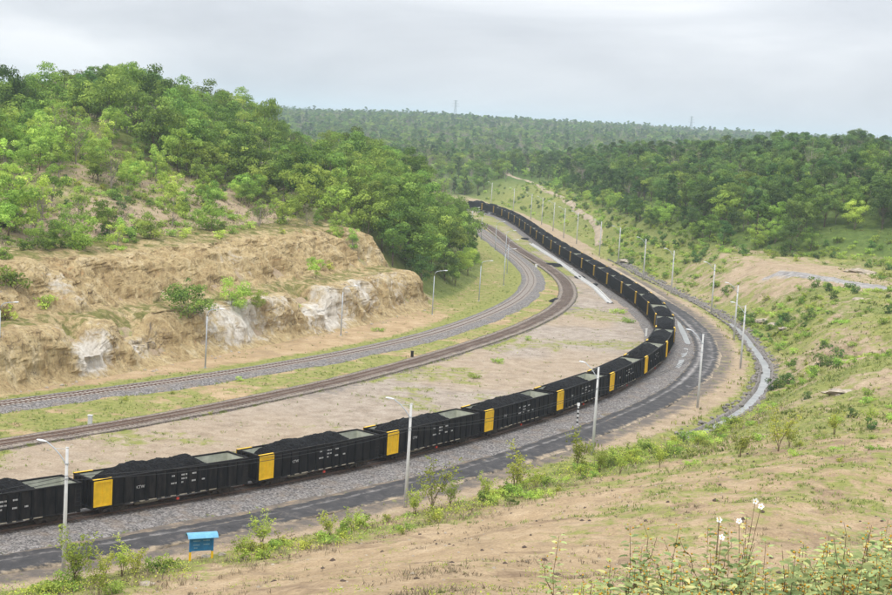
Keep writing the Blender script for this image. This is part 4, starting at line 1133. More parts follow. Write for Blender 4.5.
LP = [(-50.4,166.8),(-30.2,187.3),(-15.6,223.1),(-2.2,252.8),(6.2,277.1),(11.8,307.7),(13.3,331.2),(13.8,360.1),(12.2,392),(9.0,424),(6.5,452)]
LL = ['thin steel lamp post at the left edge before the cliff', 'thin steel lamp post before the cliff below the paired bench trees', 'thin steel lamp post before the white patch of cliff', 'thin steel lamp post at the end of the cliff beside the trees',
      'thin steel lamp post on the grass at the foot of the wooded spur', 'thin steel lamp post on yellow grass inside the left track bend', 'thin steel lamp post just beyond the track bend, beside the spur trees']
for i, (x, y) in enumerate(LP):
    k = int(np.argmin(np.hypot(TA[:, 0] - x, TA[:, 1] - y)))
    ad = math.atan2(TA[k, 1] - y, TA[k, 0] - x)
    ad = -0.15 + 0.25 * (ad + 0.5)
    lab = LL[i] if i < len(LL) else f'{ORD[i]} thin steel lamp post along the left track, counted from the left edge'
    steel_lamp(x, y, ad, lab)

# cable strung from post to post
def cable(z0, dx, label):
    pts = []
    Q = [(-52, 76.5)] + RP[:4]
    for (x0, y0), (x1, y1) in zip(Q, Q[1:]):
        za, zb = max(hz(x0, y0), 0) + z0, max(hz(x1, y1), 0) + z0
        for t in np.linspace(0, 1, 14, endpoint=False):
            pts.append((x0 + (x1 - x0) * t + dx, y0 + (y1 - y0) * t - dx, za + (zb - za) * t - .75 * 4 * t * (1 - t)))
    o = MB().tube([Vector(p) - Vector(pts[0]) for p in pts], .022, 5).build('cable', M['cable'])
    o.location = pts[0]
    tag(o, label, 'cable', 'cables between the lamp posts')
cable(7.05, .15, 'upper black cable strung between the near lamp posts')
cable(6.65, -.12, 'lower black cable strung between the near lamp posts')

# ------------------------------------------------------------------ blue notice board
BOARD = [0, 0]
def board():
    x, y = G(201, 556, 0.6)
    z = hz(x, y)
    BOARD[:] = [x, y]
    root = empty('notice_board', (x, y, z), 0.42)
    tag(root, 'blue roofed notice board on yellow legs beside the road', 'notice board')
    for sx in (-.82, .82):
        MB().box(sx - .07, sx + .07, -.07, .07, -.4, .62).build('leg', M['post_yellow'], root)
        MB().box(sx - .072, sx + .072, -.072, .072, .622, 1.75).build('side_post', M['blue'], root)
    MB().box(-.747, .747, -.025, .025, .66, 1.66).build('panel', M['blue'], root)
    MB().box(-.03, .03, -.05, -.027, .68, 1.64).build('divider', M['blue'], root)
    for i, (zz, x0, x1) in enumerate(((1.38, -.62, -.1), (1.40, .12, .6), (1.08, -.62, -.12), (1.10, .14, .6), (.86, -.55, -.3))):
        MB().box(x0, x1, -.031, -.0275, zz, zz + .075).build('faded_print_line', M['faded'], root)
    r = MB()
    n = 9
    vs_ = []; fs = []
    for i in range(n):        # shallow curved roof sheet with thickness
        a = -1 + 2 * i / (n - 1)
        yy = a * .52; zz = 2.02 - .30 * a * a
        vs_ += [(-1.12, yy, zz), (1.12, yy, zz), (-1.12, yy, zz + .035), (1.12, yy, zz + .035)]
    for i in range(n - 1):
        b = i * 4
        fs += [(b, b + 1, b + 5, b + 4), (b + 2, b + 6, b + 7, b + 3), (b, b + 4, b + 6, b + 2), (b + 1, b + 3, b + 7, b + 5)]
    fs += [(0, 2, 3, 1), (n * 4 - 4, n * 4 - 3, n * 4 - 1, n * 4 - 2)]
    r.add(vs_, fs); r.build('roof', M['blue_roof'], root)
    for sx in (-.8, .8): MB().box(sx - .03, sx + .03, -.45, .45, 1.74, 1.79).build('roof_bracket', M['blue'], root)
board()

# ------------------------------------------------------------------ small trackside things
def post(px, py, h, r, mat, label, bands=False, cat='marker post'):
    x, y = G(px, py); z = max(hz(x, y), 0)
    root = empty('marker_post', (x, y, z)); tag(root, label, cat)
    MB().box(-r, r, -r, r, -.3, h).build('shaft', M[mat], root)
    MB().box(-r * 1.25, r * 1.25, -r * 1.25, r * 1.25, h, h + .05).build('cap', M[mat], root)
    if bands:
        for k in range(4): MB().box(-r - .006, r + .006, -r - .006, r + .006, .25 + k * .5, .45 + k * .5).build('dark_band', M['under'], root)
        MB().box(-r * 1.6, r * 1.6, -.03, .03, h + .051, h + .35).build('plate', M['white'], root)
post(577, 425.5, 2.2, .10, 'concrete', 'striped grey marker post beside the ballast near the train', True)
post(646, 336.5, 1.25, .14, 'white', 'short white marker post inside the bend of the train')
post(90, 424.5, .95, .2, 'concrete', 'short grey concrete stub on the grass strip at left')
post(571.5, 272.5, .9, .2, 'white', 'white stub post beside the drain and far wagons')
post(412, 357, .8, .2, 'under', 'black stub box beside the left track ballast')
post(536, 267.5, .7, .22, 'white', 'white box post between the two empty tracks')
def spill(px, py, w, l, rz, h, label):
    x, y = G(px, py); rg = np.random.default_rng(int(px))
    u = np.linspace(-1, 1, 15); U, V_ = np.meshgrid(u, u)
    rr = np.hypot(U, V_); 
    Z = h * np.clip(1 - rr, 0, 1) ** .8 * (1 + .5 * (fbm(U * 3 + px, V_ * 3, 3, 4) - .5)) - .04
    X_, Y_ = U * l, V_ * w
    c, s = math.cos(rz), math.sin(rz)
    n, k = U.shape; i = np.arange(n - 1)[:, None] * k; j = np.arange(k - 1)[None, :]
    Q = np.stack([i + j, i + j + 1, i + k + j + 1, i + k + j], -1).reshape(-1, 4)
    keep = (rr.ravel()[Q] < 1.05 + .2 * rg.random(len(Q))[:, None]).all(1)
    o = link('coal_pile', np_mesh('coal_pile', np.c_[(X_ * c - Y_ * s).ravel(), (X_ * s + Y_ * c).ravel(), Z.ravel()], [Q[keep]], True, None, [M['coal']]))
    o.location = (x, y, max(hz(x, y), 0) + .03)
    tag(o, label, 'coal pile', 'spilt coal piles')
spill(553.5, 265, 3.0, 5.0, 1.6, .5, 'largest black coal pile on the yard between tracks')
spill(581, 277.5, 1.6, 4.5, 1.5, .35, 'small black coal pile beside the drain at the middle wagons')
spill(526, 239, 1.6, 5.0, 1.6, .35, 'small black coal pile beside the far wagons')
spill(557, 300, 1.2, 5.0, 1.3, .3, 'black coal streak in the grass between the two empty tracks')
spill(596, 285, 1.0, 3.0, 1.5, .25, 'thin black coal streak at the lower end of the drain')

# ------------------------------------------------------------------ lattice towers
def tower(x, y, base, h, w, label):
    root = empty('lattice_tower', (x, y, base)); tag(root, label, 'lattice tower', 'lattice towers on the skyline')
    legs = []
    nl = 9
    lev = [h * (1 - (1 - k / nl) ** 1.25) for k in range(nl + 1)]
    wid = [w * (1 - .8 * min(1, l / (h * .8))) for l in lev]
    cor = [(-1, -1), (1, -1), (1, 1), (-1, 1)]
    for cx, cy in cor:
        MB().tube([(cx * ww, cy * ww, l) for ww, l in zip(wid, lev)], .4, 5).build('leg', M['steelgrey'], root)
    mb = MB()
    for i in range(nl):
        for k in range(4):
            a, b = cor[k], cor[(k + 1) % 4]
            p = lambda c_, q: (c_[0] * wid[q], c_[1] * wid[q], lev[q])
            mb.tube([p(a, i), p(b, i + 1)], .2, 4); mb.tube([p(b, i), p(a, i + 1)], .2, 4); mb.tube([p(a, i + 1), p(b, i + 1)], .2, 4)
    mb.build('bracing', M['steelgrey'], root)
    for zz, al in ((.97, 4.5), (.85, 5.5), (.73, 6.5)):
        m2 = MB(); m2.tube([(-al, 0, h * zz), (al, 0, h * zz)], .16, 4)
        m2.tube([(-al, 0, h * zz), (0, 0, h * (zz + .05))], .1, 4); m2.tube([(al, 0, h * zz), (0, 0, h * (zz + .05))], .1, 4)
        m2.build('cross_arm', M['steelgrey'], root)
for px, r_, ytop, lab in ((444, 2500, 100, 'lattice pylon on the skyline left of the train'), (676.5, 2900, 116, 'fainter lattice pylon on the skyline above the right forest')):
    az = (px - 446) / FOC; x, y = r_ * math.sin(az), r_ * math.cos(az)
    zb = float(height(np.array([x]), np.array([y]))[0])
    ztop = CAMZ + (121 + (px - 446) * .0605 - ytop) / FOC * r_
    tower(x, y, zb - .5, ztop - zb + .5, 3.8, lab)

# ------------------------------------------------------------------ vegetation builders
def leaf_quads(C, Nn, size, tone, rg, aspect=.55):
    """one folded diamond leaf per row"""
    n = len(C)
    Nn = Nn / (np.linalg.norm(Nn, axis=1)[:, None] + 1e-9)
    R = rg.normal(size=(n, 3)); t = np.cross(Nn, R); t /= (np.linalg.norm(t, axis=1)[:, None] + 1e-9)
    b = np.cross(Nn, t)
    s = size[:, None]
    V = np.stack([C - t * s * .5, C + b * s * .5 * aspect + Nn * s * .07, C + t * s * .5, C - b * s * .5 * aspect + Nn * s * .07], 1).reshape(-1, 3)
    F = (np.arange(n)[:, None] * 4 + np.arange(4)[None]).astype(np.int32)
    return V, F, np.repeat(tone, 4)

def crown(rg, H, R, base, nb, nleaf, lsize, flat=.75, shape='round', br=.36):
    """clumps of leaves through an uneven crown; returns verts, faces, tone and clump centres"""
    C = []; rad = []
    k = 0
    while len(C) < nb and k < 4000:
        k += 1
        u = rg.normal(size=3); u /= np.linalg.norm(u); q = rg.random() ** .45
        p = u * q
        zc = (H + base) / 2; hh = (H - base) / 2
        if shape == 'tall': sx = R * (1 - .35 * max(p[2], 0))
        elif shape == 'flat': sx = R * (1.0 if p[2] > -.2 else .55)
        elif shape == 'cone': sx = R * (1 - .62 * (p[2] + 1) / 2)
        else: sx = R
        c = np.array([p[0] * sx, p[1] * sx, zc + p[2] * hh])
        rb = R * br * rg.uniform(.45, 1.2)
        if all(np.linalg.norm(c - o) > rb * .62 for o in C): C.append(c); rad.append(rb)
    C = np.array(C); rad = np.array(rad)
    w = rad ** 2 / (rad ** 2).sum()
    idx = rg.choice(len(C), nleaf, p=w)
    d = rg.normal(size=(nleaf, 3)); d /= np.linalg.norm(d, axis=1)[:, None]
    d[:, 2] = np.where((d[:, 2] < -.35) & (rg.random(nleaf) < .6), -d[:, 2], d[:, 2])
    q = rg.random(nleaf) ** .28
    # clumps are themselves lumpy
    lump = .78 + .44 * vnoise(d[:, 0] * 2.3 + idx * 3.7, d[:, 1] * 2.3 + d[:, 2] * 2.9, 12)
    pos = C[idx] + d * (rad[idx] * q * lump)[:, None] * np.array([1, 1, flat])
    nrm = d * 1.15 + rg.normal(size=(nleaf, 3)) * .38 + np.array([0, 0, .35])
    bt = rg.uniform(.18, .82, len(C))
    tone = np.clip(bt[idx] + rg.normal(0, .16, nleaf), 0, 1)
    V, F, T = leaf_quads(pos, nrm, lsize * rg.uniform(.65, 1.35, nleaf), tone, rg)
    return V, F, T, C, rad

def trunk_mb(rg, H, base, C, tr, nlimb, bend=.5):
    mb = MB()
    bx, by = rg.uniform(-bend, bend, 2)
    top = np.array([bx, by, base + (H - base) * .55])
    pts = [np.array([0, 0, -.5]), np.array([bx * .1, by * .15, base * .4]), np.array([bx * .5, by * .45, base * .9]), top]
    mb.tube(pts, [tr, tr * .85, tr * .66, tr * .25], 7)
    order = rg.permutation(len(C))[:nlimb]
    for i in order:
        c = C[i]; f = rg.uniform(.35, .9)
        st = pts[1] + (pts[2] - pts[1]) * f if rg.random() < .5 else pts[2] + (pts[3] - pts[2]) * f * .8
        m = (st + c) / 2 + np.array([0, 0, -.12 * np.linalg.norm(c - st)]) + rg.normal(size=3) * .12
        mb.tube([st, m, c], [tr * .38, tr * .24, tr * .08], 5, False)
    return mb

TREES = {}
def tree_kind(key, seed, H, R, base, nb, nleaf, ls, leaf, bark='bark', shape='round', flat=.72, br=.36, nlimb=9, tr=None):
    rg = np.random.default_rng(seed)
    V, F, T, C, rad = crown(rg, H, R, base, nb, int(nleaf * 1.5), ls * .78, flat, shape, br)
    cm = np_mesh('crown', V, [F], False, {'tone': T}, [M[leaf]])
    tm = trunk_mb(rg, H, base, C, tr or H * .018, nlimb).mesh('trunk', M[bark], True)
    TREES[key] = (cm, tm, H, R)
tree_kind('broad1', 1, 9.5, 3.9, 2.2, 26, 2300, .50, 'leaf_mid')
tree_kind('broad2', 2, 8.5, 3.4, 1.8, 22, 2000, .48, 'leaf_mid', br=.46)
tree_kind('broad3', 3, 10.5, 3.6, 2.6, 28, 2400, .50, 'leaf_dark', br=.40)
tree_kind('dark1', 4, 9.0, 3.6, 1.5, 26, 2300, .48, 'leaf_dark')
tree_kind('dark2', 5, 11.0, 3.0, 2.0, 26, 2200, .48, 'leaf_dark', shape='tall')
tree_kind('bright1', 6, 8.0, 3.4, 1.6, 24, 2000, .46, 'leaf_bright')
tree_kind('bright2', 7, 7.0, 3.0, 1.3, 20, 1500, .44, 'leaf_bright', br=.38)
tree_kind('layer1', 8, 9.0, 4.0, 3.0, 20, 1700, .46, 'leaf_mid', shape='flat', flat=.5, br=.36)
tree_kind('thin1', 9, 7.5, 2.7, 1.8, 18, 950, .40, 'leaf_bright', 'palebark', br=.34, nlimb=14)
tree_kind('thin2', 10, 6.5, 2.4, 1.5, 16, 800, .38, 'leaf_mid', 'palebark', br=.34, nlimb=13)
tree_kind('dry1', 11, 8.5, 2.7, 2.5, 20, 330, .38, 'leaf_dry', 'palebark', br=.34, nlimb=20)
tree_kind('cone1', 12, 10.5, 2.7, 1.2, 26, 2100, .46, 'leaf_dark', shape='cone')
tree_kind('bushy1', 13, 5.6, 2.9, .3, 24, 1700, .42, 'leaf_mid', br=.40)
tree_kind('bushy2', 14, 4.6, 2.8, .2, 22, 1400, .40, 'leaf_bright', br=.40)
tree_kind('bare1', 15, 9.5, 2.6, 3.0, 22, 60, .30, 'leaf_dry', 'palebark', br=.34, nlimb=22)
def place_tree(key, x, y, z, s, rz, label, group, name='broadleaf_tree', cat='tree', sz=None):
    cm, tm, H, R = TREES[key]
    root = empty(name, (x, y, z), rz)
    root.scale = (s, s, (sz or s))
    tag(root, label, cat, group)
    for nm, me in (('trunk', tm), ('crown', cm)):
        o = bpy.data.objects.new(nm, me); COL.objects.link(o); o.parent = root
    return root

# ---- where the woods stand
def jitter_grid(x0, x1, y0, y1, st, seed):
    rg = np.random.default_rng(seed)
    X, Y = np.meshgrid(np.arange(x0, x1, st), np.arange(y0, y1, st))
    X = X + rg.uniform(-.45, .45, X.shape) * st; Y = Y + rg.uniform(-.45, .45, Y.shape) * st
    return X.ravel(), Y.ravel()
cand = []      # zone, key, x, y, z, scale
rg = np.random.default_rng(77)
# left hill
x, y = jitter_grid(-190, 20, 150, 520, 4.3, 3)
dA, sA, dR, fe = zones(x, y); az = np.arctan2(x, y); zz = height(x, y)
dens = np.where(sA > 116, sst(1.2, 4, dA), 0.70 * sst(18, 22, dA) + 0.30 * sst(50, 80, dA))
dens = np.where((sA > 100) & (sA <= 116), np.maximum(dens, .8 * sst(8, 14, dA)), dens)
clear = sst(.6, .75, fbm(x / 17, y / 17, 2, 404)) * (1 - sst(55, 75, dA)) * (sA < 105)
ok = (dA > 1) & (dA < 124) & (az > -.40) & (az < .08) & (rg.random(len(x)) < dens * (1 - .8 * clear)) & (sA > -40) & (sA < 420)
LEFT = []
for i in np.where(ok)[0]:
    u = rg.random()
    if sA[i] > 112 and dA[i] < 75:
        key = ['broad1', 'broad2', 'bright1', 'bright1', 'broad1', 'bright2', 'layer1'][int(u * 7)]; s = rg.uniform(.95, 1.25)
        if dA[i] < 5: key = ['broad2', 'bright1', 'dark1'][int(u * 3)]; s = rg.uniform(.55, .8)
    elif dA[i] < 48:
        key = ['thin1', 'thin2', 'bright2', 'bright2', 'broad2', 'thin1', 'dry1', 'bright1'][int(u * 8)]; s = rg.uniform(.5, .92)
    elif dA[i] < 82:
        key = ['thin1', 'bright2', 'thin2', 'broad2', 'thin1', 'thin1', 'dry1', 'bright1', 'thin2', 'bright2'][int(u * 10)]; s = rg.uniform(.75, 1.15)
    else:
        key = ['broad1', 'broad2', 'broad3', 'thin1', 'layer1', 'broad1', 'bright1', 'dark2'][int(u * 8)]; s = rg.uniform(.7, 1.2)
    LEFT.append((key, x[i], y[i], zz[i] - .15, s, dA[i], sA[i]))
# right hill
x, y = jitter_grid(15, 260, 240, 800, 5.0, 5)
dA, sA, dR, fe = zones(x, y); az = np.arctan2(x, y); zz = height(x, y)
gap = np.exp(-((fe - 22 - 8 * np.sin(y / 40)) / 4.5) ** 2) * sst(520, 600, y)          # the bare track up the far nose
ok = (fe > 1.0) & (fe < 190) & (az > -.02) & (az < .40) & (rg.random(len(x)) < .97 * (1 - gap))
slope_open = (x > 82) & (y < 345) & (fe < 16)
RIGHT = []
for i in np.where(ok & ~slope_open)[0]:
    u = rg.random()
    key = ['broad1', 'broad3', 'dark1', 'dark2', 'broad2', 'layer1', 'dark1', 'broad3', 'broad1', 'dry1', 'dark1', 'cone1', 'bright1'][int(u * 13)]
    s = rg.uniform(.8, 1.15)
    if fe[i] < 7: key = ['dark1', 'broad2', 'dark1', 'bright1'][int(u * 4)]; s = rg.uniform(.55, .8)
    RIGHT.append((key, x[i], y[i], zz[i] - .15, s, fe[i], y[i]))
def size_px(t): return TREES[t[0]][2] * t[4] / math.hypot(t[1], t[2])
def in_view(t):
    px, py = to_px(t[1], t[2], t[3] + TREES[t[0]][2] * t[4] * .7)
    return -40 < px < 932
def hidden_rank(lst, nkeep, cellpx=9):
    """those that show largest: walk from the front and see how much of each crown is still free on the picture"""
    W_, H_ = 1000 // 4, 640 // 4
    buf = np.zeros((H_, W_), bool); sc = []
    for k in sorted(range(len(lst)), key=lambda q: math.hypot(lst[q][1], lst[q][2])):
        t = lst[k]; Ht, Rt = TREES[t[0]][2] * t[4], TREES[t[0]][3] * t[4]
        r = math.hypot(t[1], t[2])
        cx, cy = to_px(t[1], t[2], t[3] + Ht * .58); a = Rt / r * FOC; b = Ht * .42 / r * FOC
        x0, x1 = int((cx - a + 50) / 4), int((cx + a + 50) / 4); y0, y1 = int((cy - b) / 4), int((cy + b) / 4)
        x0, x1 = max(x0, 0), min(x1, W_ - 1); y0, y1 = max(y0, 0), min(y1, H_ - 1)
        if x1 < x0 or y1 < y0: sc.append((0, k)); continue
        sub = buf[y0:y1 + 1, x0:x1 + 1]
        sc.append(((~sub).sum() + 0.0, k)); sub[:] = True
    sc.sort(reverse=True)
    keep = set(k for v, k in sc[:nkeep] if v > 0)
    return keep
vl = [t for t in LEFT if in_view(t)]; vr = [t for t in RIGHT if in_view(t)]
keepL, keepR = hidden_rank(vl, 175), hidden_rank(vr, 120)
rest = [t for k, t in enumerate(vl) if k not in keepL] + [t for k, t in enumerate(vr) if k not in keepR] + [t for t in LEFT + RIGHT if not in_view(t)]

KIND = {'broad1': 'round full green', 'broad2': 'round mid-green', 'broad3': 'tall dark green', 'dark1': 'dense dark green', 'dark2': 'narrow dark green', 'bright1': 'bright green leafy', 'bright2': 'small bright green',
        'layer1': 'wide layered green', 'thin1': 'thin yellow-green', 'thin2': 'thin sparse green', 'dry1': 'half-bare grey', 'cone1': 'pointed dark green'}
def left_zone(t):
    if t[6] > 112 and t[5] < 75: b_ = 'foot' if t[5] < 14 else ('middle' if t[5] < 34 else 'top'); return (f'at the {b_} of the wooded spur', f'trees at the {b_} of the wooded spur') 
    if t[5] < 48: return ('on the scrub slope just above the left cliff', 'trees above the left cliff')
    if t[5] < 78: return ('half way up the left hill', 'trees half way up the left hill')
    return ('on the upper left hill', 'trees on the crest of the left hill')
def right_zone(t):
    if t[5] < 12: return ('at the front edge of the right forest', 'trees at the edge of the right forest')
    if t[6] > 520: return ('on the far right ridge', 'trees on the far right ridge')
    if t[5] < 55: return ('on the lower slope of the right forest', 'trees on the lower right slope')
    return ('high in the right forest', 'trees on the upper right slope')
for k in sorted(keepL):
    t = vl[k]; z_, g_ = left_zone(t)
    zt = t[3]
    place_tree(t[0], t[1], t[2], zt, t[4], random.uniform(0, 6.28), f'{KIND[t[0]]} tree {z_}', f'{KIND[t[0]]} {g_}')
for k in sorted(keepR):
    t = vr[k]; z_, g_ = right_zone(t)
    place_tree(t[0], t[1], t[2], t[3], t[4], random.uniform(0, 6.28), f'{KIND[t[0]]} tree {z_}', f'{KIND[t[0]]} {g_}')

# trees one can name
def spot(px, py, z_guess):
    x_, y_ = G(px, py, z_guess); return x_, y_
def single(key, px, py, z, s, label, name='broadleaf_tree', zz_=None):
    x_, y_ = G(px, py, z)
    return place_tree(key, x_, y_, surf(x_, y_) - .25 if zz_ is None else zz_, s, random.uniform(0, 6.28), label, None, name)
def benchtree(key, px, py, s, label):
    x_, y_, z_ = cliff_px(px, py)
    return place_tree(key, x_, y_, z_ - .35, s, random.uniform(0, 6.28), label, None)
benchtree('bushy1', 188, 318, 1.02, 'bushy green tree on the cliff bench, left of the pair')
benchtree('bushy2', 232, 306, .88, 'bushy bright tree on the cliff bench, right of the pair')
benchtree('bushy2', 258, 305, .5, 'small bush right beside the paired bench trees')
single('thin1', 36, 236, 13.4, 1.2, 'large airy tree on its own above the cliff at the far left')
single('bright1', 8, 238, 13.2, 1.05, 'yellow-green tree at the left edge above the cliff')
single('thin2', 172, 228, 13.8, 1.0, 'slim tree with bare trunk standing alone above the cliff')
single('bright2', 318, 240, 13.0, .55, 'small bush at the cliff edge above the white patch')
for px, r_, top, key, lab in ((122, 318, 60, 'layer1', 'tallest tree on the crest of the left hill'), (146, 322, 70, 'broad1', 'second tall crest tree, right of the tallest'), (14, 300, 68, 'dark1', 'dark round tree on the crest at the left edge'),
                              (258, 345, 95, 'layer1', 'umbrella-shaped tree at the right end of the left crest')):
    a_ = (px - 446) / FOC; x_, y_ = r_ * math.sin(a_), r_ * math.cos(a_); z_ = hz(x_, y_)
    top_z = CAMZ + (121 + (px - 446) * .0605 - top) / FOC * r_
    s_ = (top_z - z_) / TREES[key][2]
    place_tree(key, x_, y_, z_ - .2, min(1.15, s_), 1.0, lab, None, sz=s_)

for px, r_, top, lab in ((795, 425, 129, 'bare grey dead tree on the right skyline, left of the pair'), (826, 430, 128, 'bare grey dead tree on the right skyline, right of the pair'), (664, 470, 128, 'bare dead tree on the skyline left of the fainter pylon'),
                          (852, 420, 140, 'dark round tree standing out on the right skyline')):
    a_ = (px - 446) / FOC; x_, y_ = r_ * math.sin(a_), r_ * math.cos(a_); z_ = hz(x_, y_)
    k_ = 'dark1' if 'round' in lab else 'bare1'
    s_ = (CAMZ + (121 + (px - 446) * .0605 - top) / FOC * r_ - z_) / TREES[k_][2]
    place_tree(k_, x_, y_, z_ - .2, max(.8, min(1.25, s_)), 2.0, lab, None, 'dead_tree' if k_ == 'bare1' else 'broadleaf_tree', sz=max(.8, min(1.7, s_)))

# ---- the woods that read as one mass: instanced on points
def gn_scatter(name, pts, keys, label, cat):
    """pts rows: x, y, z, scale, kind index"""
    pts = np.array(pts, float)
    me = bpy.data.meshes.new(name); me.vertices.add(len(pts)); me.vertices.foreach_set('co', pts[:, :3].astype(np.float32).ravel())
    rgx = np.random.default_rng(len(pts))
    for k, a, ty in (('scl', pts[:, 3], 'FLOAT'), ('rot', rgx.uniform(0, 6.28, len(pts)), 'FLOAT'), ('kidx', pts[:, 4], 'INT')):
        at = me.attributes.new(k, ty, 'POINT'); at.data.foreach_set('value', a.astype(np.int32 if ty == 'INT' else np.float32))
    o = link(name, me)
    ng = bpy.data.node_groups.new(name, 'GeometryNodeTree')
    ng.interface.new_socket('Geometry', in_out='INPUT', socket_type='NodeSocketGeometry')
    ng.interface.new_socket('Geometry', in_out='OUTPUT', socket_type='NodeSocketGeometry')
    nin, nout = ng.nodes.new('NodeGroupInput'), ng.nodes.new('NodeGroupOutput')
    inst = ng.nodes.new('GeometryNodeInstanceOnPoints'); inst.inputs['Pick Instance'].default_value = True
    join = ng.nodes.new('GeometryNodeJoinGeometry')
    for k in keys:
        oi = ng.nodes.new('GeometryNodeObjectInfo'); oi.inputs['Object'].default_value = PROTO[k]; oi.inputs['As Instance'].default_value = True
        ng.links.new(oi.outputs['Geometry'], join.inputs['Geometry'])
    def na(nm, ty):
        a = ng.nodes.new('GeometryNodeInputNamedAttribute'); a.data_type = ty; a.inputs['Name'].default_value = nm; return a.outputs['Attribute']
    cx = ng.nodes.new('ShaderNodeCombineXYZ'); ng.links.new(na('rot', 'FLOAT'), cx.inputs['Z'])
    m2p = ng.nodes.new('GeometryNodeMeshToPoints')
    ng.links.new(nin.outputs[0], m2p.inputs['Mesh']); ng.links.new(m2p.outputs[0], inst.inputs['Points'])
    ng.links.new(join.outputs[0], inst.inputs['Instance']); ng.links.new(na('kidx', 'INT'), inst.inputs['Instance Index'])
    e2r = ng.nodes.new('FunctionNodeEulerToRotation'); ng.links.new(cx.outputs[0], e2r.inputs[0]); ng.links.new(e2r.outputs[0], inst.inputs['Rotation'])
    ng.links.new(na('scl', 'FLOAT'), inst.inputs['Scale'])
    ng.links.new(inst.outputs[0], nout.inputs[0])
    md = o.modifiers.new('scatter', 'NODES'); md.node_group = ng
    tag(o, label, cat, kind='stuff')
    return o
PROTO = {}
def proto(key):
    cm, tm, H, R = TREES[key]
    me = cm.copy(); bm = bmesh.new(); bm.from_mesh(me); n0 = len(bm.faces); bm.from_mesh(tm)
    bm.faces.ensure_lookup_table()
    for f in bm.faces[n0:]: f.material_index = 1
    bm.to_mesh(me); bm.free(); me.materials.append(tm.materials[0])
    PROTO[key] = bpy.data.objects.new('tree_pattern_' + key, me)
for k in TREES: proto(k)
KEYS = list(TREES)
gn_scatter('forest', [(t[1], t[2], t[3], t[4], KEYS.index(t[0])) for t in rest], KEYS, 'mass of green trees filling the woods behind the nearer ones', 'forest')
far_pts = []
for (r0, r1, st, smin, smax) in ((640, 1000, 6.6, .75, 1.1), (1000, 2750, 8.2, .65, 1.45), (2750, 6300, 30, 1.4, 2.2)):
    a_ = np.random.default_rng(int(r0)); n = int((.40 + .40) * (r1 ** 2 - r0 ** 2) / 2 / st ** 2)
    A = a_.uniform(-.40, .40, n); R_ = np.sqrt(a_.uniform(r0 ** 2, r1 ** 2, n)); x, y = R_ * np.sin(A), R_ * np.cos(A)
    dA, sA, dR, fe = zones(x, y)
    valley = (R_ < 662) & (dA < 2) & (fe < 2)
    gap = np.exp(-((fe - 22 - 8 * np.sin(y / 40)) / 4.5) ** 2) * (R_ < 860) > .5
    zz = height(x, y)
    pd_ = np.min(np.hypot(x[:, None] - PATHC[None, ::4, 0], y[:, None] - PATHC[None, ::4, 1]), 1)
    valley = valley | (pd_ < 9)
    for i in np.where(~valley & ~gap & ~((R_ < 800) & (fe > 1) & (y < 800)))[0]:
        u = a_.random(); key = ['broad1', 'broad3', 'dark1', 'broad2', 'dark2', 'layer1', 'bright1'][int(u * 7)]
        far_pts.append((x[i], y[i], zz[i] - .2, a_.uniform(smin, smax), KEYS.index(key)))
gn_scatter('far_forest', far_pts, KEYS, 'hazy blue-green forest covering the far hills', 'forest')

# ---- shrubs
SHRUB = {}
def shrub_kind(key, seed, H, R, nb, nleaf, ls, leaf, flat=.8):
    rg = np.random.default_rng(seed)
    V, F, T, C, rad = crown(rg, H, R, .05, nb, nleaf, ls, flat, 'round', .45)
    cm = np_mesh('foliage', V, [F], False, {'tone': T}, [M[leaf]])
    mb = MB()
    for c in C[:7]: mb.tube([(c[0] * .1, c[1] * .1, -.2), (c[0] * .5, c[1] * .5, c[2] * .5), tuple(c)], [.035, .025, .01], 5, False)
    SHRUB[key] = (cm, mb.mesh('stems', M['bark']), H)
shrub_kind('green', 21, 1.5, 1.15, 12, 420, .24, 'leaf_mid')
shrub_kind('bright', 22, 1.3, 1.05, 11, 360, .22, 'leaf_bright')
shrub_kind('low', 23, .8, 1.25, 12, 340, .22, 'leaf_bright', .6)
shrub_kind('lime', 24, 1.2, .9, 10, 260, .18, 'leaf_lime')
shrub_kind('dark', 25, 1.8, 1.3, 13, 460, .26, 'leaf_dark')
def place_shrub(key, x, y, z, s, label, group):
    cm, sm, H = SHRUB[key]
    root = empty('shrub', (x, y, z), random.uniform(0, 6.28)); root.scale = (s, s, s)
    tag(root, label, 'shrub', group)
    for nm, me in (('stems', sm), ('foliage', cm)):
        o = bpy.data.objects.new(nm, me); COL.objects.link(o); o.parent = root
SC = {'green': 'round green', 'bright': 'bright green', 'low': 'low spreading green', 'lime': 'lime-green', 'dark': 'dark green'}
rg = np.random.default_rng(9)
x, y = jitter_grid(8, 110, 125, 420, 3.4, 19)
dA, sA, dR, fe = zones(x, y); zz = height(x, y); az = np.arctan2(x, y)
patch = fbm(x / 10, y / 10, 3, 71)
dens = np.where((dR > 1.8) & (fe < 1), .42 * sst(.46, .62, patch) + .10, 0) + np.where((dR > 1.8) & (dR < 14) & (y > 230), .35, 0)
lot = np.exp(-((x - 68) / 11) ** 2 - ((y - 302) / 24) ** 2)
sr = np.abs((y - 262) + (x - 79) * 1.05) < 6
dens = dens * (1 - np.clip(lot * 1.6, 0, 1)) * np.where(sr & (x > 52), 0, 1) * sst(.34, .30, az)
sel = np.where((rg.random(len(x)) < dens))[0]
sel = sel[np.argsort(np.hypot(x[sel], y[sel]))]; EXTRA = [(x[i], y[i], zz[i] - .08, rg.uniform(.5, 1.25), rg.integers(0, 5)) for i in sel[90:]]; sel = sel[:90]
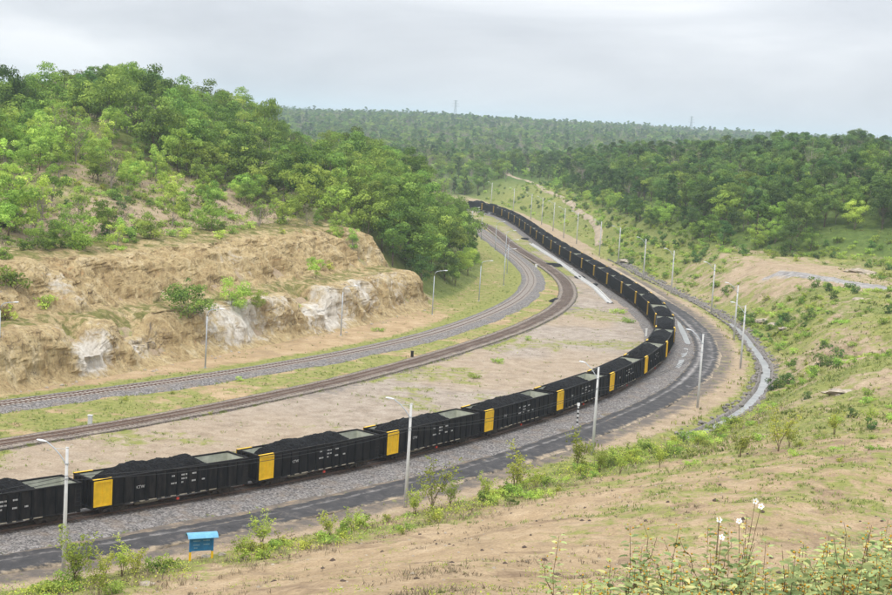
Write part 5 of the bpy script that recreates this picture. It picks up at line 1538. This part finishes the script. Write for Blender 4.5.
for i in sel:
    key = ['green', 'bright', 'low', 'low', 'lime', 'dark', 'bright'][rg.integers(0, 7)]
    near = y[i] < 190
    zone = 'on the near right slope' if near else ('on the right bank' if dR[i] < 16 else 'on the right plateau')
    place_shrub(key, x[i], y[i], zz[i] - .08, rg.uniform(.45, .95) * (.8 if near else 1.1), f'{SC[key]} shrub {zone}', f'{SC[key]} shrubs {zone}')
# scrub at the foot of the forest slope, upper right, and over the left hill
x, y = jitter_grid(70, 120, 285, 350, 3.0, 29)
dA, sA, dR, fe = zones(x, y); zz = height(x, y)
for i in np.where((fe > .5) & (fe < 17) & (x > 80) & (rg.random(len(x)) < .4))[0][:24]:
    key = ['green', 'dark', 'bright', 'low'][rg.integers(0, 4)]
    place_shrub(key, x[i], y[i], zz[i] - .08, rg.uniform(.7, 1.3), f'{SC[key]} shrub on the open slope at the right edge', f'{SC[key]} shrubs on the open slope')
x, y = jitter_grid(-95, 5, 165, 330, 3.6, 39)
dA, sA, dR, fe = zones(x, y); zz = height(x, y); az = np.arctan2(x, y)
cnt = 0
for i in np.where((dA > 17) & (dA < 46) & (sA < 118) & (az > -.33) & (rg.random(len(x)) < .42))[0]:
    key = ['green', 'bright', 'low', 'lime', 'bright'][rg.integers(0, 5)]
    place_shrub(key, x[i], y[i], surf(x[i], y[i]) - .1, rg.uniform(.6, 1.3), f'{SC[key]} shrub on the scrub slope above the left cliff', f'{SC[key]} shrubs above the left cliff'); cnt += 1
    if cnt > 58: break
for q, (px, py, z, s, key, lab) in enumerate(((12, 300, 8, 1.9, 'green', 'spreading bush on the cliff at the far left'), (5, 320, 6.5, 1.5, 'bright', 'low bush on the cliff bench at the left edge'), (45, 268, 12, 1.3, 'bright', 'small bush at the cliff top near the left edge'),
                                              (294, 322, 1.5, 1.2, 'low', 'small bush at the foot of the cliff before the white patch'), (378, 330, .1, .8, 'low', 'low green weed clump between cliff end and left track'),
                                              (330, 232, 13.5, 1.4, 'lime', 'round lime bush on the grass above the cliff'), (125, 400, .1, .55, 'lime', 'small lime bush beside the left track ballast'), (172, 393, .1, .5, 'lime', 'second small lime bush beside the left track ballast'),
                                              (240, 380, .1, .5, 'bright', 'third small bush beside the left track ballast'), (210, 414, .1, .45, 'lime', 'tiny bush on the yard beside the brown track'), (475, 377, .1, .8, 'low', 'flat green weed patch in the middle of the yard'),
                                              (497, 362, .1, .9, 'low', 'wide green weed patch in the yard below the track bend'), (528, 340, .1, .6, 'bright', 'small green clump right of the brown track bend'), (617, 313, .1, 1.2, 'low', 'green brush in the hollow left of the bend'),
                                              (629, 322, .1, 1.1, 'low', 'lower green brush in the hollow left of the bend'))):
    x_, y_ = G(px, py, z); place_shrub(key, x_, y_, surf(x_, y_) - .06, s, lab, None)

# the rest of the scrub: one mass
SKEYS = list(SHRUB)
for k in SKEYS:
    cm, sm, H = SHRUB[k]
    TREES['shrub_' + k] = (cm, sm, H, 1.2); proto('shrub_' + k)
SK = ['shrub_' + k for k in SKEYS]
x, y = jitter_grid(12, 110, 190, 660, 2.3, 59)
dA, sA, dR, fe = zones(x, y); zz = height(x, y); az = np.arctan2(x, y)
lot = np.exp(-((x - 70) / 13) ** 4 - ((y - 290) / 26) ** 4)
dens = np.where((dR > 1.6) & (fe < 10) & ~((np.abs((y - 268) + (x - 79) * .62) < 7) & (x > 55)), .12 + .75 * sst(.50, .64, fbm(x / 12, y / 12, 3, 717)) * (1 - .5 * sst(430, 470, y)), 0) * (1 - np.clip(lot * 1.5, 0, 1)) * (az < .36)
dens = np.where((fe > -4) & (fe < 6) & (dR > 1.6), np.maximum(dens, .55), dens)
for i in np.where(rg.random(len(x)) < dens)[0]: EXTRA.append((x[i], y[i], zz[i] - .08, rg.uniform(.35, .95) * (1.25 if fe[i] > -4 else 1), int(rg.choice([0, 1, 2, 2, 3, 4]))))
x, y = jitter_grid(-110, 8, 160, 340, 2.6, 69)
dA, sA, dR, fe = zones(x, y); zz = height(x, y)
for i in np.where((dA > 19) & (dA < 75) & (sA < 118) & (rg.random(len(x)) < .38))[0]: EXTRA.append((x[i], y[i], zz[i] - .08, rg.uniform(.5, 1.2), int(rg.choice([0, 1, 1, 2, 3, 4]))))
gn_scatter('shrubbery', EXTRA, SK, 'mass of green scrub over the hill slopes and the right bank', 'scrub')

# ---- saplings with sparse yellow-green leaves along the near edge of the road
def sapling_mesh(seed, H, nst, nleaf, ls, spread=.5):
    rg = np.random.default_rng(seed); mb = MB(); C = []; Nn = []
    for k in range(nst):
        a = rg.uniform(0, 6.28); hh = H * rg.uniform(.55, 1.0); sp = spread * rg.uniform(.3, 1) * hh
        pts = [np.array([rg.uniform(-.08, .08), rg.uniform(-.08, .08), -.2])]
        for q in range(1, 6):
            f = q / 5
            pts.append(np.array([math.cos(a) * sp * f ** 1.5, math.sin(a) * sp * f ** 1.5, hh * f]) + rg.normal(size=3) * .05)
        mb.tube(pts, [.022, .02, .016, .012, .009, .005], 5, False)
        for _ in range(nleaf):
            f = rg.uniform(.3, 1.0) ** .8 * 5; i = min(int(f), 4); p = pts[i] + (pts[i + 1] - pts[i]) * (f - i)
            # leaves grow in little whorls on side twigs
            d = rg.normal(size=3); d[2] = abs(d[2]) * .5; d /= np.linalg.norm(d)
            tip = p + d * rg.uniform(.12, .42)
            for w in range(4):
                C.append(tip + rg.normal(size=3) * .07); Nn.append(np.array([0, 0, 1]) + rg.normal(size=3) * .6)
    C = np.array(C); Nn = np.array(Nn)
    V, F, T = leaf_quads(C, Nn, ls * rg.uniform(.7, 1.3, len(C)), np.clip(rg.normal(.55, .22, len(C)), 0, 1), rg, .5)
    return np_mesh('leaves', V, [F], False, {'tone': T}, [M['leaf_lime']]), mb.mesh('stem', M['stem'])
SAP = [sapling_mesh(50 + i, 3.0, 5 + i % 3, 30 + 5 * (i % 3), .165, .62) for i in range(5)]
def place_sapling(i, x, y, z, s, label, group=None):
    lm, sm = SAP[i % 5]
    root = empty('sapling', (x, y, z), random.uniform(0, 6.28)); root.scale = (s, s, s)
    tag(root, label, 'sapling', group)
    for nm, me in (('stem', sm), ('leaves', lm)):
        o = bpy.data.objects.new(nm, me); COL.objects.link(o); o.parent = root
for i, (px, py, z, s, lab) in enumerate((
        (432, 500, 1.2, 1.35, 'tallest yellow-green sapling just right of the central lamp post'), (450, 497, 1.2, .8, 'short sapling right of the tallest one'), (415, 508, 1.0, .75, 'small sapling at the foot of the central lamp post'),
        (486, 490, 1.3, .8, 'small yellow-green sapling left of the tall road-edge one'), (515, 486, 1.4, 1.3, 'tall yellow-green sapling at the road edge in the middle'), (535, 484, 1.4, .7, 'short sapling right of the tall road-edge one'),
        (578, 464, 1.0, 1.2, 'yellow-green sapling in front of the road left of the third lamp post'), (600, 466, 1.4, .8, 'small sapling at the foot of the third lamp post'), (620, 470, 1.8, .8, 'small sapling right of the third lamp post'),
        (740, 452, 4.0, 1.0, 'yellow-green sapling left of the pair on the right slope'), (778, 450, 4.4, 1.25, 'larger sapling of the pair on the right slope'), (790, 440, 4.6, .8, 'small sapling behind the pair on the right slope'),
        (76, 577, .8, 1.15, 'thin upright sapling beside the nearest lamp post'), (104, 574, .8, .75, 'low sapling right of the nearest lamp post'), (122, 570, .8, .8, 'bushy sapling left of the notice board'), (100, 592, 1.6, .8, 'sapling at the bottom left edge below the lamp post'), (135, 572, .9, .7, 'rightmost of the bushy saplings left of the notice board'),
        (262, 535, 1.2, .8, 'leaning sapling with a long frond right of the notice board'), (246, 544, 1.2, .55, 'small sapling right beside the notice board'), (330, 528, 1.3, .75, 'small sapling at the road edge left of the central lamp post'), (352, 520, 1.3, .6, 'tiny sapling left of the central lamp post'),
        (660, 462, 2.4, .7, 'small sapling on the road-side slope below the bend'), (835, 424, 6.0, .7, 'lone small sapling near the right edge slope'), (868, 415, 6.5, .8, 'lone yellow-green sapling close to the right edge'))):
    x, y = G(px, py, z)
    place_sapling(i, x, y, hz(x, y) - .05, s * 1.15, lab)

# low brush band along the road edge
rg = np.random.default_rng(91)
cnt = 0
for k in range(4000):
    t = rg.uniform(0, 1); i = int(t * 130) 
    x = rg.uniform(-32, 34); y = rg.uniform(92, 172)
    dr = float(-fld('RB', np.array([x]), np.array([y]))[0]); 
    if not (.4 < dr < 7.5) or math.atan2(x, y) < -.31: continue
    if rg.random() > (.75 if dr < 4 else .3): continue
    if math.hypot(x - BOARD[0], y - BOARD[1]) < 3.2 or (abs(x - BOARD[0] * .97) < 1.9 and -5 < y - BOARD[1] < 0): continue
    key = ['lime', 'low', 'bright', 'lime', 'green'][rg.integers(0, 5)]
    seg = 'left of the notice board' if x < -19 else ('before the central lamp post' if x < -3 else ('between central and third lamp posts' if x < 16 else 'below the road bend'))
    place_shrub(key, x, y, hz(x, y) - .08, rg.uniform(.5, 1.05), f'small {SC[key]} roadside shrub {seg}', f'small {SC[key]} shrubs {seg}')
    cnt += 1
    if cnt >= 105: break

# ---- grass and weeds: one mass each
def tufts(name, n, az0, az1, r0, r1, hmin, hmax, mat, label, cat, keepf, seed, blades=5, wid=.12, logr=True, tonef=None):
    rg = np.random.default_rng(seed)
    A = rg.uniform(az0, az1, n); R_ = np.exp(rg.uniform(math.log(r0), math.log(r1), n)) if logr else np.sqrt(rg.uniform(r0 ** 2, r1 ** 2, n))
    x, y = R_ * np.sin(A), R_ * np.cos(A)
    k = keepf(x, y, rg); x, y = x[k], y[k]
    z = height(x, y); n = len(x)
    h = rg.uniform(hmin, hmax, n)
    base = np.repeat(np.c_[x, y, z - .03], blades, 0); hh = np.repeat(h, blades) * rg.uniform(.5, 1.1, n * blades)
    a = rg.uniform(0, 6.28, n * blades); lean = rg.uniform(.3, 1.3, n * blades)
    base[:, :2] += rg.normal(0, .35, (n * blades, 2)) * np.repeat(h, blades)[:, None]
    tip = base + np.c_[np.cos(a) * hh * lean, np.sin(a) * hh * lean, hh]
    w = np.c_[-np.sin(a), np.cos(a), a * 0] * (hh * wid)[:, None]
    mid = base * .45 + tip * .55 - np.c_[np.cos(a), np.sin(a), a * 0] * (hh * lean * .18)[:, None]
    V = np.stack([base - w * .6, base + w * .6, mid + w, tip, mid - w], 1).reshape(-1, 3)
    i = np.arange(n * blades)[:, None] * 5
    tone = np.clip(np.repeat(rg.normal(.5, .22, n), blades) + rg.normal(0, .1, n * blades), 0, 1)
    me = np_mesh(name, V, [i + np.array([[0, 1, 2, 4]]), i + np.array([[4, 2, 3]])], False, {'tone': np.repeat(tone, 5)}, [M[mat]])
    o = link(name, me); tag(o, label, cat, kind='stuff')
    return o
def offroad(x, y):
    return (np.abs(fld('ROAD', x, y)) > 2.6) & (np.abs(fld('TA', x, y)) > 3.0) & (np.abs(fld('TB', x, y)) > 1.9) & ~((fld('TRAIN', x, y) < 3.0) & (fld('TRAIN', x, y) > -5.6)) & (np.abs(fld('DITCH', x, y)) > 1.4)
def grass_keep(x, y, rg):
    g, gy, lu, co = masks(x, y)
    n = fbm(x / 1.6, y / 1.6, 3, 333)
    dA = fld('CL', x, y)
    return (rg.random(len(x)) < np.clip((g + (n - .5) * 1.6 - .30) * 1.5, 0, 1)) & offroad(x, y) & ~((dA > 0) & (dA < 19) & (fld('SA', x, y) < 115))
tufts('grass', 90000, -.34, .34, 110, 420, .12, .30, 'grass', 'short yellow-green grass over the valley floor and banks', 'grass', grass_keep, 1)
tufts('grass', 34000, -.34, .34, 34, 112, .05, .15, 'grass', 'thin grass and weeds scattered over the near dirt slope', 'grass', grass_keep, 2)
def dry_keep(x, y, rg):
    dr = -fld('RB', x, y); n = fbm(x / 5, y / 5, 3, 555)
    return (dr > .3) & (rg.random(len(x)) < np.clip((n - .52) * 3.2 + .30 * np.exp(-((dr - 5) / 3) ** 2), 0, .8)) & offroad(x, y) & (y < 190)
tufts('dry_weeds', 30000, -.34, .34, 38, 185, .08, .30, 'dryweed', 'dry brown weeds and twigs littering the near slope', 'weeds', dry_keep, 3, 6, .07)
tufts('dry_brush', 14000, -.30, .30, 95, 185, .2, .55, 'dryweed', 'tangle of dry brown brush along the top of the roadside slope', 'brush', lambda x, y, rg: (-fld('RB', x, y) > 1.5) & (-fld('RB', x, y) < 9) & (rg.random(len(x)) < np.clip((fbm(x / 4, y / 4, 3, 565) - .38) * 4, 0, .95)), 13, 7, .05)
def hill_keep(x, y, rg):
    dA = fld('CL', x, y); return (dA > 17) & (dA < 60) & (rg.random(len(x)) < np.clip((fbm(x / 6, y / 6, 3, 888) - .35) * 2.2, .1, .9))
tufts('hillside_grass', 16000, -.34, .0, 170, 300, .2, .6, 'grass', 'tall rough grass on the scrub slope of the left hill', 'grass', hill_keep, 4, 5, .1)
tufts('hillside_brush', 14000, -.34, .0, 165, 300, .2, .65, 'dryweed', 'dead brown brush on the scrub slope of the left hill', 'brush', lambda x, y, rg: (fld('CL', x, y) > 17) & (fld('CL', x, y) < 60) & (rg.random(len(x)) < np.clip((fbm(x / 7, y / 7, 3, 999) - .35) * 2.5, 0, .9)), 14, 6, .08)
tufts('drain_weeds', 5000, .05, .34, 150, 420, .25, .7, 'grass', 'green weeds along the near edge of the stone drain', 'weeds', lambda x, y, rg: (-fld('RB', x, y) < -1.3) & (-fld('RB', x, y) > -4.2) & (rg.random(len(x)) < np.clip((fbm(x / 3, y / 3, 3, 535) - .42) * 4, 0, .9)), 15, 6, .16)
def slope_keep(x, y, rg):
    dr = -fld('RB', x, y); fe = -fld('FE', x, y); n = fbm(x / 7, y / 7, 3, 71)
    return (dr > 1.5) & (fe < 18) & (y > 140) & (rg.random(len(x)) < np.clip((n - .40) * 3, .05, 1)) & offroad(x, y) & (np.exp(-((x - 68) / 11) ** 2 - ((y - 302) / 24) ** 2) < .35) & ~((np.abs((y - 262) + (x - 79) * 1.05) < 5) & (x > 52))
tufts('bank_weeds', 34000, .0, .34, 140, 640, .18, .55, 'grass', 'rank green weeds covering the bank right of the train', 'weeds', slope_keep, 6, 5, .16)

# broad-leaved small weeds on the near dirt
def weed_mass(n, seed):
    rg = np.random.default_rng(seed)
    A = rg.uniform(-.33, .33, n); R_ = np.exp(rg.uniform(math.log(36), math.log(150), n)); x, y = R_ * np.sin(A), R_ * np.cos(A)
    g = masks(x, y)[0]; nn = fbm(x / 3, y / 3, 3, 777); dr = -fld('RB', x, y)
    k = (dr > .4) & (rg.random(n) < np.clip((nn - .5) * 3 + (g - .3) * .8, 0, 1)); x, y = x[k], y[k]
    z = height(x, y); m = len(x); q = 9
    h = np.repeat(rg.uniform(.08, .3, m), q)
    C = np.repeat(np.c_[x, y, z], q, 0) + np.c_[rg.normal(0, .6, m * q) * h, rg.normal(0, .6, m * q) * h, rg.uniform(.1, 1, m * q) * h]
    V, F, T = leaf_quads(C, rg.normal(size=(m * q, 3)) * .7 + np.array([0, 0, 1]), rg.uniform(.05, .12, m * q), np.clip(rg.normal(.5, .25, m * q), 0, 1), rg)
    o = link('weeds', np_mesh('weeds', V, [F], False, {'tone': T}, [M['leaf_lime']])); tag(o, 'tiny lime-green broad-leaved weeds dotted over the near dirt', 'weeds', kind='stuff')
weed_mass(11000, 12)
def band_tangle(n, seed, mat, name, label, cat, thr, h0, h1):
    rg = np.random.default_rng(seed)
    x, y = rg.uniform(-34, 40, n), rg.uniform(90, 180, n)
    dr = -fld('RB', x, y); nn = fbm(x / 3.5, y / 3.5, 3, seed + 5)
    k = (dr > .3) & (dr < 8) & (rg.random(n) < np.clip((nn - thr) * 4, 0, 1) * np.exp(-((dr - 3.2) / 3.2) ** 2)) & (np.hypot(x - BOARD[0], y - BOARD[1]) > 2.2)
    x, y = x[k], y[k]; z = height(x, y); m = len(x); q = 16
    h = np.repeat(rg.uniform(h0, h1, m), q)
    C = np.repeat(np.c_[x, y, z], q, 0) + np.c_[rg.normal(0, .45, m * q) * h, rg.normal(0, .45, m * q) * h, rg.random(m * q) * h]
    V, F, T = leaf_quads(C, rg.normal(size=(m * q, 3)) * .8 + np.array([0, 0, 1]), rg.uniform(.08, .19, m * q), np.clip(np.repeat(rg.uniform(.2, .8, m), q) + rg.normal(0, .15, m * q), 0, 1), rg)
    o = link(name, np_mesh(name, V, [F], False, {'tone': T}, [M[mat]])); tag(o, label, cat, kind='stuff')
band_tangle(15000, 41, 'leaf_lime', 'roadside_weeds', 'tangle of yellow-green weeds along the near edge of the road', 'weeds', .42, .35, 1.0)
band_tangle(9000, 43, 'leaf_bright', 'roadside_herbs', 'darker green herbs along the near edge of the road', 'weeds', .48, .3, .8)
band_tangle(9000, 47, 'dryweed', 'roadside_litter', 'dead brown stems along the near edge of the road', 'brush', .45, .2, .6)

# ---- stones
ICO = bmesh.new(); bmesh.ops.create_icosphere(ICO, subdivisions=2, radius=1.0)
def rock_mesh(seed, mat, sub=2, flat=.6):
    rg = np.random.default_rng(seed); bm = bmesh.new(); bmesh.ops.create_icosphere(bm, subdivisions=sub, radius=1.0)
    V = np.array([v.co[:] for v in bm.verts]); sc = rg.uniform(.7, 1.3, 3); o_ = rg.uniform(0, 50)
    k = .45 + 1.1 * fbm(V[:, 0] * 1.6 + o_, V[:, 1] * 1.6 + V[:, 2] * 1.9, 4, seed); k = np.round(k * 7) / 7 * .6 + k * .4
    for v, a in zip(bm.verts, k): v.co = Vector((v.co.x * sc[0] * a, v.co.y * sc[1] * a, v.co.z * sc[2] * a * flat))
    me = bpy.data.meshes.new('rock'); bm.to_mesh(me); bm.free(); me.materials.append(mat); return me
for i, (px, py, z, s, mat, lab) in enumerate((
        (843, 380, 6.5, 2.0, 'palerock', 'large flat pale rock slab on the right slope'), (765, 312, 3.0, 1.15, 'palerock', 'pale rock outcrop on the bank right of the paired lamp posts'), (775, 318, 3.0, .9, 'palerock', 'second pale rock just right of the bank outcrop'),
        (785, 322, 3.4, .9, 'palerock', 'smaller pale rock at the top of the dark eroded bank'), (628, 255, 2.0, 1.9, 'rock', 'brown rock outcrop on the grassy bank above the far lamp posts'), (858, 302, 7.5, 1.4, 'palerock', 'pale rock below the side road at the right'),
        (148, 580, 1.2, .5, 'rock', 'dark clod of earth on the dirt at the lower left'), (540, 436, .3, .45, 'palerock', 'orange-white stone beside the ballast by the marker post'), (207, 553, .6, .35, 'palerock', 'pale stone at the foot of the notice board'),
        (222, 551, .6, .28, 'palerock', 'smaller pale stone right of the notice board'), (862, 248, 13.0, 2.6, 'palerock', 'pale rock face in the grassy slope at the right edge'), (528, 168, 12, 3.0, 'palerock', 'pale rock scar on the far ridge above the train tip'))):
    x, y = G(px, py, z); o = link('rock', rock_mesh(60 + i, M[mat], 3)); o.location = (x, y, hz(x, y) - s * .05); o.scale = (s, s, s * .62); o.rotation_euler = (0, 0, i * 1.3)
    tag(o, lab, 'rock')
def stones(n, seed, keepf, smin, smax, mat, label, box):
    rg = np.random.default_rng(seed)
    x, y = rg.uniform(box[0], box[1], n), rg.uniform(box[2], box[3], n)
    k = keepf(x, y, rg); x, y = x[k], y[k]; z = height(x, y); m = len(x)
    base = np.array([(0, 0, .7), (.9, 0, .1), (.28, .85, .15), (-.72, .53, .1), (-.72, -.53, .15), (.28, -.85, .1), (0, 0, -.4)])
    F0 = np.array([(0, 1, 2), (0, 2, 3), (0, 3, 4), (0, 4, 5), (0, 5, 1), (6, 2, 1), (6, 3, 2), (6, 4, 3), (6, 5, 4), (6, 1, 5)])
    s = smin + (smax - smin) * rg.random(m) ** 3
    V = np.repeat(np.c_[x, y, z], 7, 0).reshape(m, 7, 3) + base[None] * s[:, None, None] * rg.uniform(.7, 1.3, (m, 7, 3))
    F = (np.arange(m)[:, None, None] * 7 + F0[None]).reshape(-1, 3)
    o = link('stones', np_mesh('stones', V.reshape(-1, 3), [F], False, None, [M[mat]])); tag(o, label, 'stones', kind='stuff')
stones(9000, 3, lambda x, y, rg: (-fld('RB', x, y) > .5) & (np.abs(np.arctan2(x, y)) < .34) & (np.hypot(x, y) > 34) & (rg.random(len(x)) < .4), .02, .16, 'rock', 'small clods and stones over the near dirt slope', (-40, 60, 30, 160))
stones(700, 8, lambda x, y, rg: (-fld('RB', x, y) > 3) & (np.abs(np.arctan2(x, y)) < .34) & (np.hypot(x, y) > 34), .06, .26, 'twig', 'dark clods of earth lying on the near dirt slope', (-40, 60, 30, 160))
stones(9000, 4, lambda x, y, rg: (fld('TB', x, y) < -2) & (fld('TRAIN', x, y) > 3.6) & (rg.random(len(x)) < .35), .04, .22, 'rock', 'pebbles and rubble over the bare yard between the tracks', (-45, 40, 110, 420))
stones(3500, 6, lambda x, y, rg: (fld('CL', x, y) > -3) & (fld('CL', x, y) < .5) & (fld('SA', x, y) < 110), .06, .4, 'rock', 'fallen rubble along the foot of the left cliff', (-60, 10, 140, 290))

# ---- flowering plants right in front of the camera
def leaf_blade(mb_v, mb_f, base, d, up, L, w):
    d = d / np.linalg.norm(d); side = np.cross(d, up); side /= np.linalg.norm(side) + 1e-9; nrm = np.cross(side, d)
    b = len(mb_v)
    for f, ww in ((0, .0), (.18, .75), (.45, 1.0), (.75, .62), (1.0, 0)):
        c = base + d * L * f - nrm * (L * .18 * f * f)
        if ww == 0: mb_v.append(c)
        else: mb_v += [c + side * w * ww + nrm * w * .25, c, c - side * w * ww + nrm * w * .25]
    mb_f[0] += [(b, b + 1, b + 2), (b, b + 2, b + 3), (b + 7, b + 10, b + 8), (b + 8, b + 10, b + 9)]
    mb_f[1] += [(b + 1, b + 4, b + 5, b + 2), (b + 2, b + 5, b + 6, b + 3), (b + 4, b + 7, b + 8, b + 5), (b + 5, b + 8, b + 9, b + 6)]
def flower_plant(seed, H, vis, nbr=3, dens=1.0):
    """a tall thin stalk, leafy over its top 'vis' metres"""
    rg = np.random.default_rng(seed); V = []; F = [[], []]; tone = []; buds = MB(); st = MB()
    stalks = [(np.zeros(3), H, 0, 0)]
    for k in range(nbr):
        stalks.append((np.array([0, 0, H - vis * rg.uniform(.75, 1.0)]), vis * rg.uniform(.45, .85), rg.uniform(0, 6.28), rg.uniform(.3, .7)))
    for (b, L, a, ln) in stalks:
        pts = []
        for q in range(9):
            f = q / 8; pts.append(b + np.array([math.cos(a) * ln * L * f, math.sin(a) * ln * L * f, L * f * (1 - .25 * ln)]) + rg.normal(size=3) * .012)
        pts[0] = b if L == H else b
        st.tube(pts, [.0055 - .0005 * q for q in range(9)], 5, False)
        span = vis if L == H else L * .85
        nl = int(span / .022 * dens)
        for q in range(nl):
            f = 1 - (q / nl) * span / L; i = min(int(f * 8), 7); p = pts[i] + (pts[i + 1] - pts[i]) * (f * 8 - i)
            an = q * 2.4 + rg.uniform(-.4, .4); d = np.array([math.cos(an), math.sin(an), rg.uniform(-.15, .55)])
            LL_ = rg.uniform(.042, .08) * (.55 + .45 * min(1, (1 - f) * L / .12 + .3))
            n0 = len(V); leaf_blade(V, F, p + d * .015, d, np.array([0, 0, 1.]), LL_, LL_ * .34); tone += [np.clip(rg.normal(.5, .24), 0, 1)] * (len(V) - n0)
            if rg.random() < .5:
                c = p + d * .02 + np.array([0, 0, .006]); s = rg.uniform(.005, .0095)
                buds.add([tuple(c + np.array(v) * s) for v in ((0, 0, 1), (1, 0, 0), (0, 1, 0), (-1, 0, 0), (0, -1, 0), (0, 0, -1))],
                         [(0, 1, 2), (0, 2, 3), (0, 3, 4), (0, 4, 1), (5, 2, 1), (5, 3, 2), (5, 4, 3), (5, 1, 4)])
    lm = np_mesh('leaves', np.array(V), [np.array(F[0]), np.array(F[1])], True, {'tone': np.array(tone)}, [M['leaf_fg']])
    return lm, st.mesh('stalk', M['stem']), buds.mesh('buds', M['bud'])
FP = [flower_plant(100 + i, 2.2, [.55, .7, .85, .6, .75, .9][i], [1, 2, 3, 4, 3, 5][i], [1, 1, 1.1, 1.1, 1.2, 1.2][i]) for i in range(6)]
def place_plant(k, px, ptop, r_, label, group, flowers=()):
    az = (px - 446) / FOC; x, y = r_ * math.sin(az), r_ * math.cos(az)
    zt = CAMZ - (ptop - (121 + (px - 446) * .0605)) / FOC * r_
    g = hz(x, y); s = (zt - g) / 2.2
    root = empty('flowering_plant', (x, y, g), random.uniform(0, 6.28)); tag(root, label, 'plant', group)
    lm, sm, bm_ = FP[k]
    for nm, me in (('stalk', sm), ('leaves', lm), ('buds', bm_)):
        o = bpy.data.objects.new(nm, me); COL.objects.link(o); o.parent = root
        # stalk length follows the ground, the leafy top keeps its size
        o.location = (0, 0, zt - g - 2.2)
        if nm != 'stalk': o['kind'] = 'stuff'
    return root
def blossom(px, py, r_, label, tilt):
    az = (px - 446) / FOC; x, y = r_ * math.sin(az), r_ * math.cos(az)
    z = CAMZ - (py - (121 + (px - 446) * .0605)) / FOC * r_
    return x, y, z
def add_blossom(root, px, py, r_, tilt):
    x, y, z = blossom(px, py, r_, '', tilt)
    inv = root.matrix_basis.inverted()
    p = inv @ Vector((x, y, z))
    f = empty('blossom', p, random.uniform(0, 6.28)); f.parent = root
    f.rotation_euler = (tilt + .25, 0, -root.rotation_euler.z + random.uniform(-.5, .5))
    f.scale = (.62, .62, .62)
    for k in range(5):
        a = 2 * math.pi * k / 5; mb = MB()
        vs_ = []
        for q, w in ((.004, .003), (.016, .011), (.027, .0125), (.034, .006)):
            for sgn in (-1, 0, 1):
                vs_.append((math.cos(a) * q - math.sin(a) * w * sgn, math.sin(a) * q + math.cos(a) * w * sgn, .006 * (q / .03) + (.002 if sgn else 0)))
        mb.add(vs_, [(i * 3 + j, i * 3 + j + 1, i * 3 + j + 4, i * 3 + j + 3) for i in range(3) for j in range(2)])
        mb.build('petal', M['petal'], f, True)
    MB().tube([(0, 0, 0), (0, 0, .008), (0, 0, .014)], [.007, .008, .003], 7).build('flower_centre', M['post_yellow'], f, True)
    # its own stalk down into the plant
    st = MB().tube([(p.x, p.y, p.z), (p.x * .8, p.y * .8, p.z - .12), (p.x * .45, p.y * .45, p.z - .34), (0, 0, p.z - .7)], [.0018, .002, .0025, .003], 5)
    st.build('flower_stalk', M['stem'], root)
p1 = place_plant(2, 735, 518, 9.6, 'tall leafy plant topped by a white blossom at the bottom right', None)
add_blossom(p1, 735, 519, 9.6, .9); add_blossom(p1, 739, 537, 9.5, .7)
p2 = place_plant(0, 762, 512, 9.9, 'thin plant with two white blossoms on long stalks', None)
add_blossom(p2, 755, 519.5, 9.8, .6); add_blossom(p2, 775, 503, 9.9, .9); add_blossom(p2, 769, 498, 9.9, 1.2)
for k, px, pt, lab in ((0, 576, 542, 'lone thin stalk, leftmost of the foreground plants'), (3, 650, 530, 'leafy plant left of centre in the foreground'), (4, 662, 548, 'bushier plant right beside the left foreground plant'), (1, 694, 526, 'slim leafy plant between the left clump and the blossoms'), (4, 727, 524, 'leafy plant just left of the lower blossoms'), (3, 748, 530, 'leafy plant between the two pairs of blossoms'), (5, 783, 541, 'bushy plant just right of the upper blossoms')):
    place_plant(k, px, pt, 10.0 + random.uniform(-.6, .6), lab, None)
rg = np.random.default_rng(31)
for i in range(190):
    px = rg.uniform(600, 910)
    lim = np.interp(px, [600, 640, 690, 740, 790, 830, 860, 892, 910], [578, 556, 552, 558, 546, 530, 512, 496, 492])
    pt = lim + rg.random() ** .8 * 62 + 4
    r_ = rg.uniform(7.6, 11.5)
    half = 'left part' if px < 740 else 'right part'
    place_plant(int(rg.integers(1, 6)), px, pt, r_, f'leafy orange-budded plant in the {half} of the foreground clump', f'foreground plants in the {half}')

# ------------------------------------------------------------------ haze
def haze():
    lo, hi, w = -16.0, 92.0, 9300.0
    mb = MB().box(-w, w, -w, w, lo, hi)
    m = bpy.data.materials.new('haze_air'); m.use_nodes = True; nt = m.node_tree; nt.nodes.clear()
    out = nt.nodes.new('ShaderNodeOutputMaterial'); v = nt.nodes.new('ShaderNodeVolumePrincipled')
    v.inputs['Color'].default_value = (.74, .87, 1.0, 1); v.inputs['Density'].default_value = 1.7e-4; v.inputs['Anisotropy'].default_value = .2
    nt.links.new(v.outputs[0], out.inputs['Volume'])
    o = mb.build('haze', m); tag(o, 'pale haze hanging over the valley and far hills', 'haze', kind='stuff')
haze()

# ------------------------------------------------------------------ look-alikes: say which one, counted from the left of the picture
def ordinal(n):
    if n <= len(ORD): return ORD[n - 1]
    return f'{n}' + ('th' if 10 < n % 100 < 14 else {1: 'st', 2: 'nd', 3: 'rd'}.get(n % 10, 'th'))
same = {}
for o in list(COL.objects):
    if o.parent is None and o.get('label') and o.get('group') and o.get('kind') is None: same.setdefault(o['label'], []).append(o)
for lab, lst in same.items():
    if len(lst) < 2: continue
    lst.sort(key=lambda o: to_px(o.location.x, o.location.y, o.location.z)[0])
    for i, o in enumerate(lst):
        o['label'] = ('leftmost ' + lab) if i == 0 else (('rightmost ' + lab) if i == len(lst) - 1 else f'{lab}, {ordinal(i + 1)} from left')
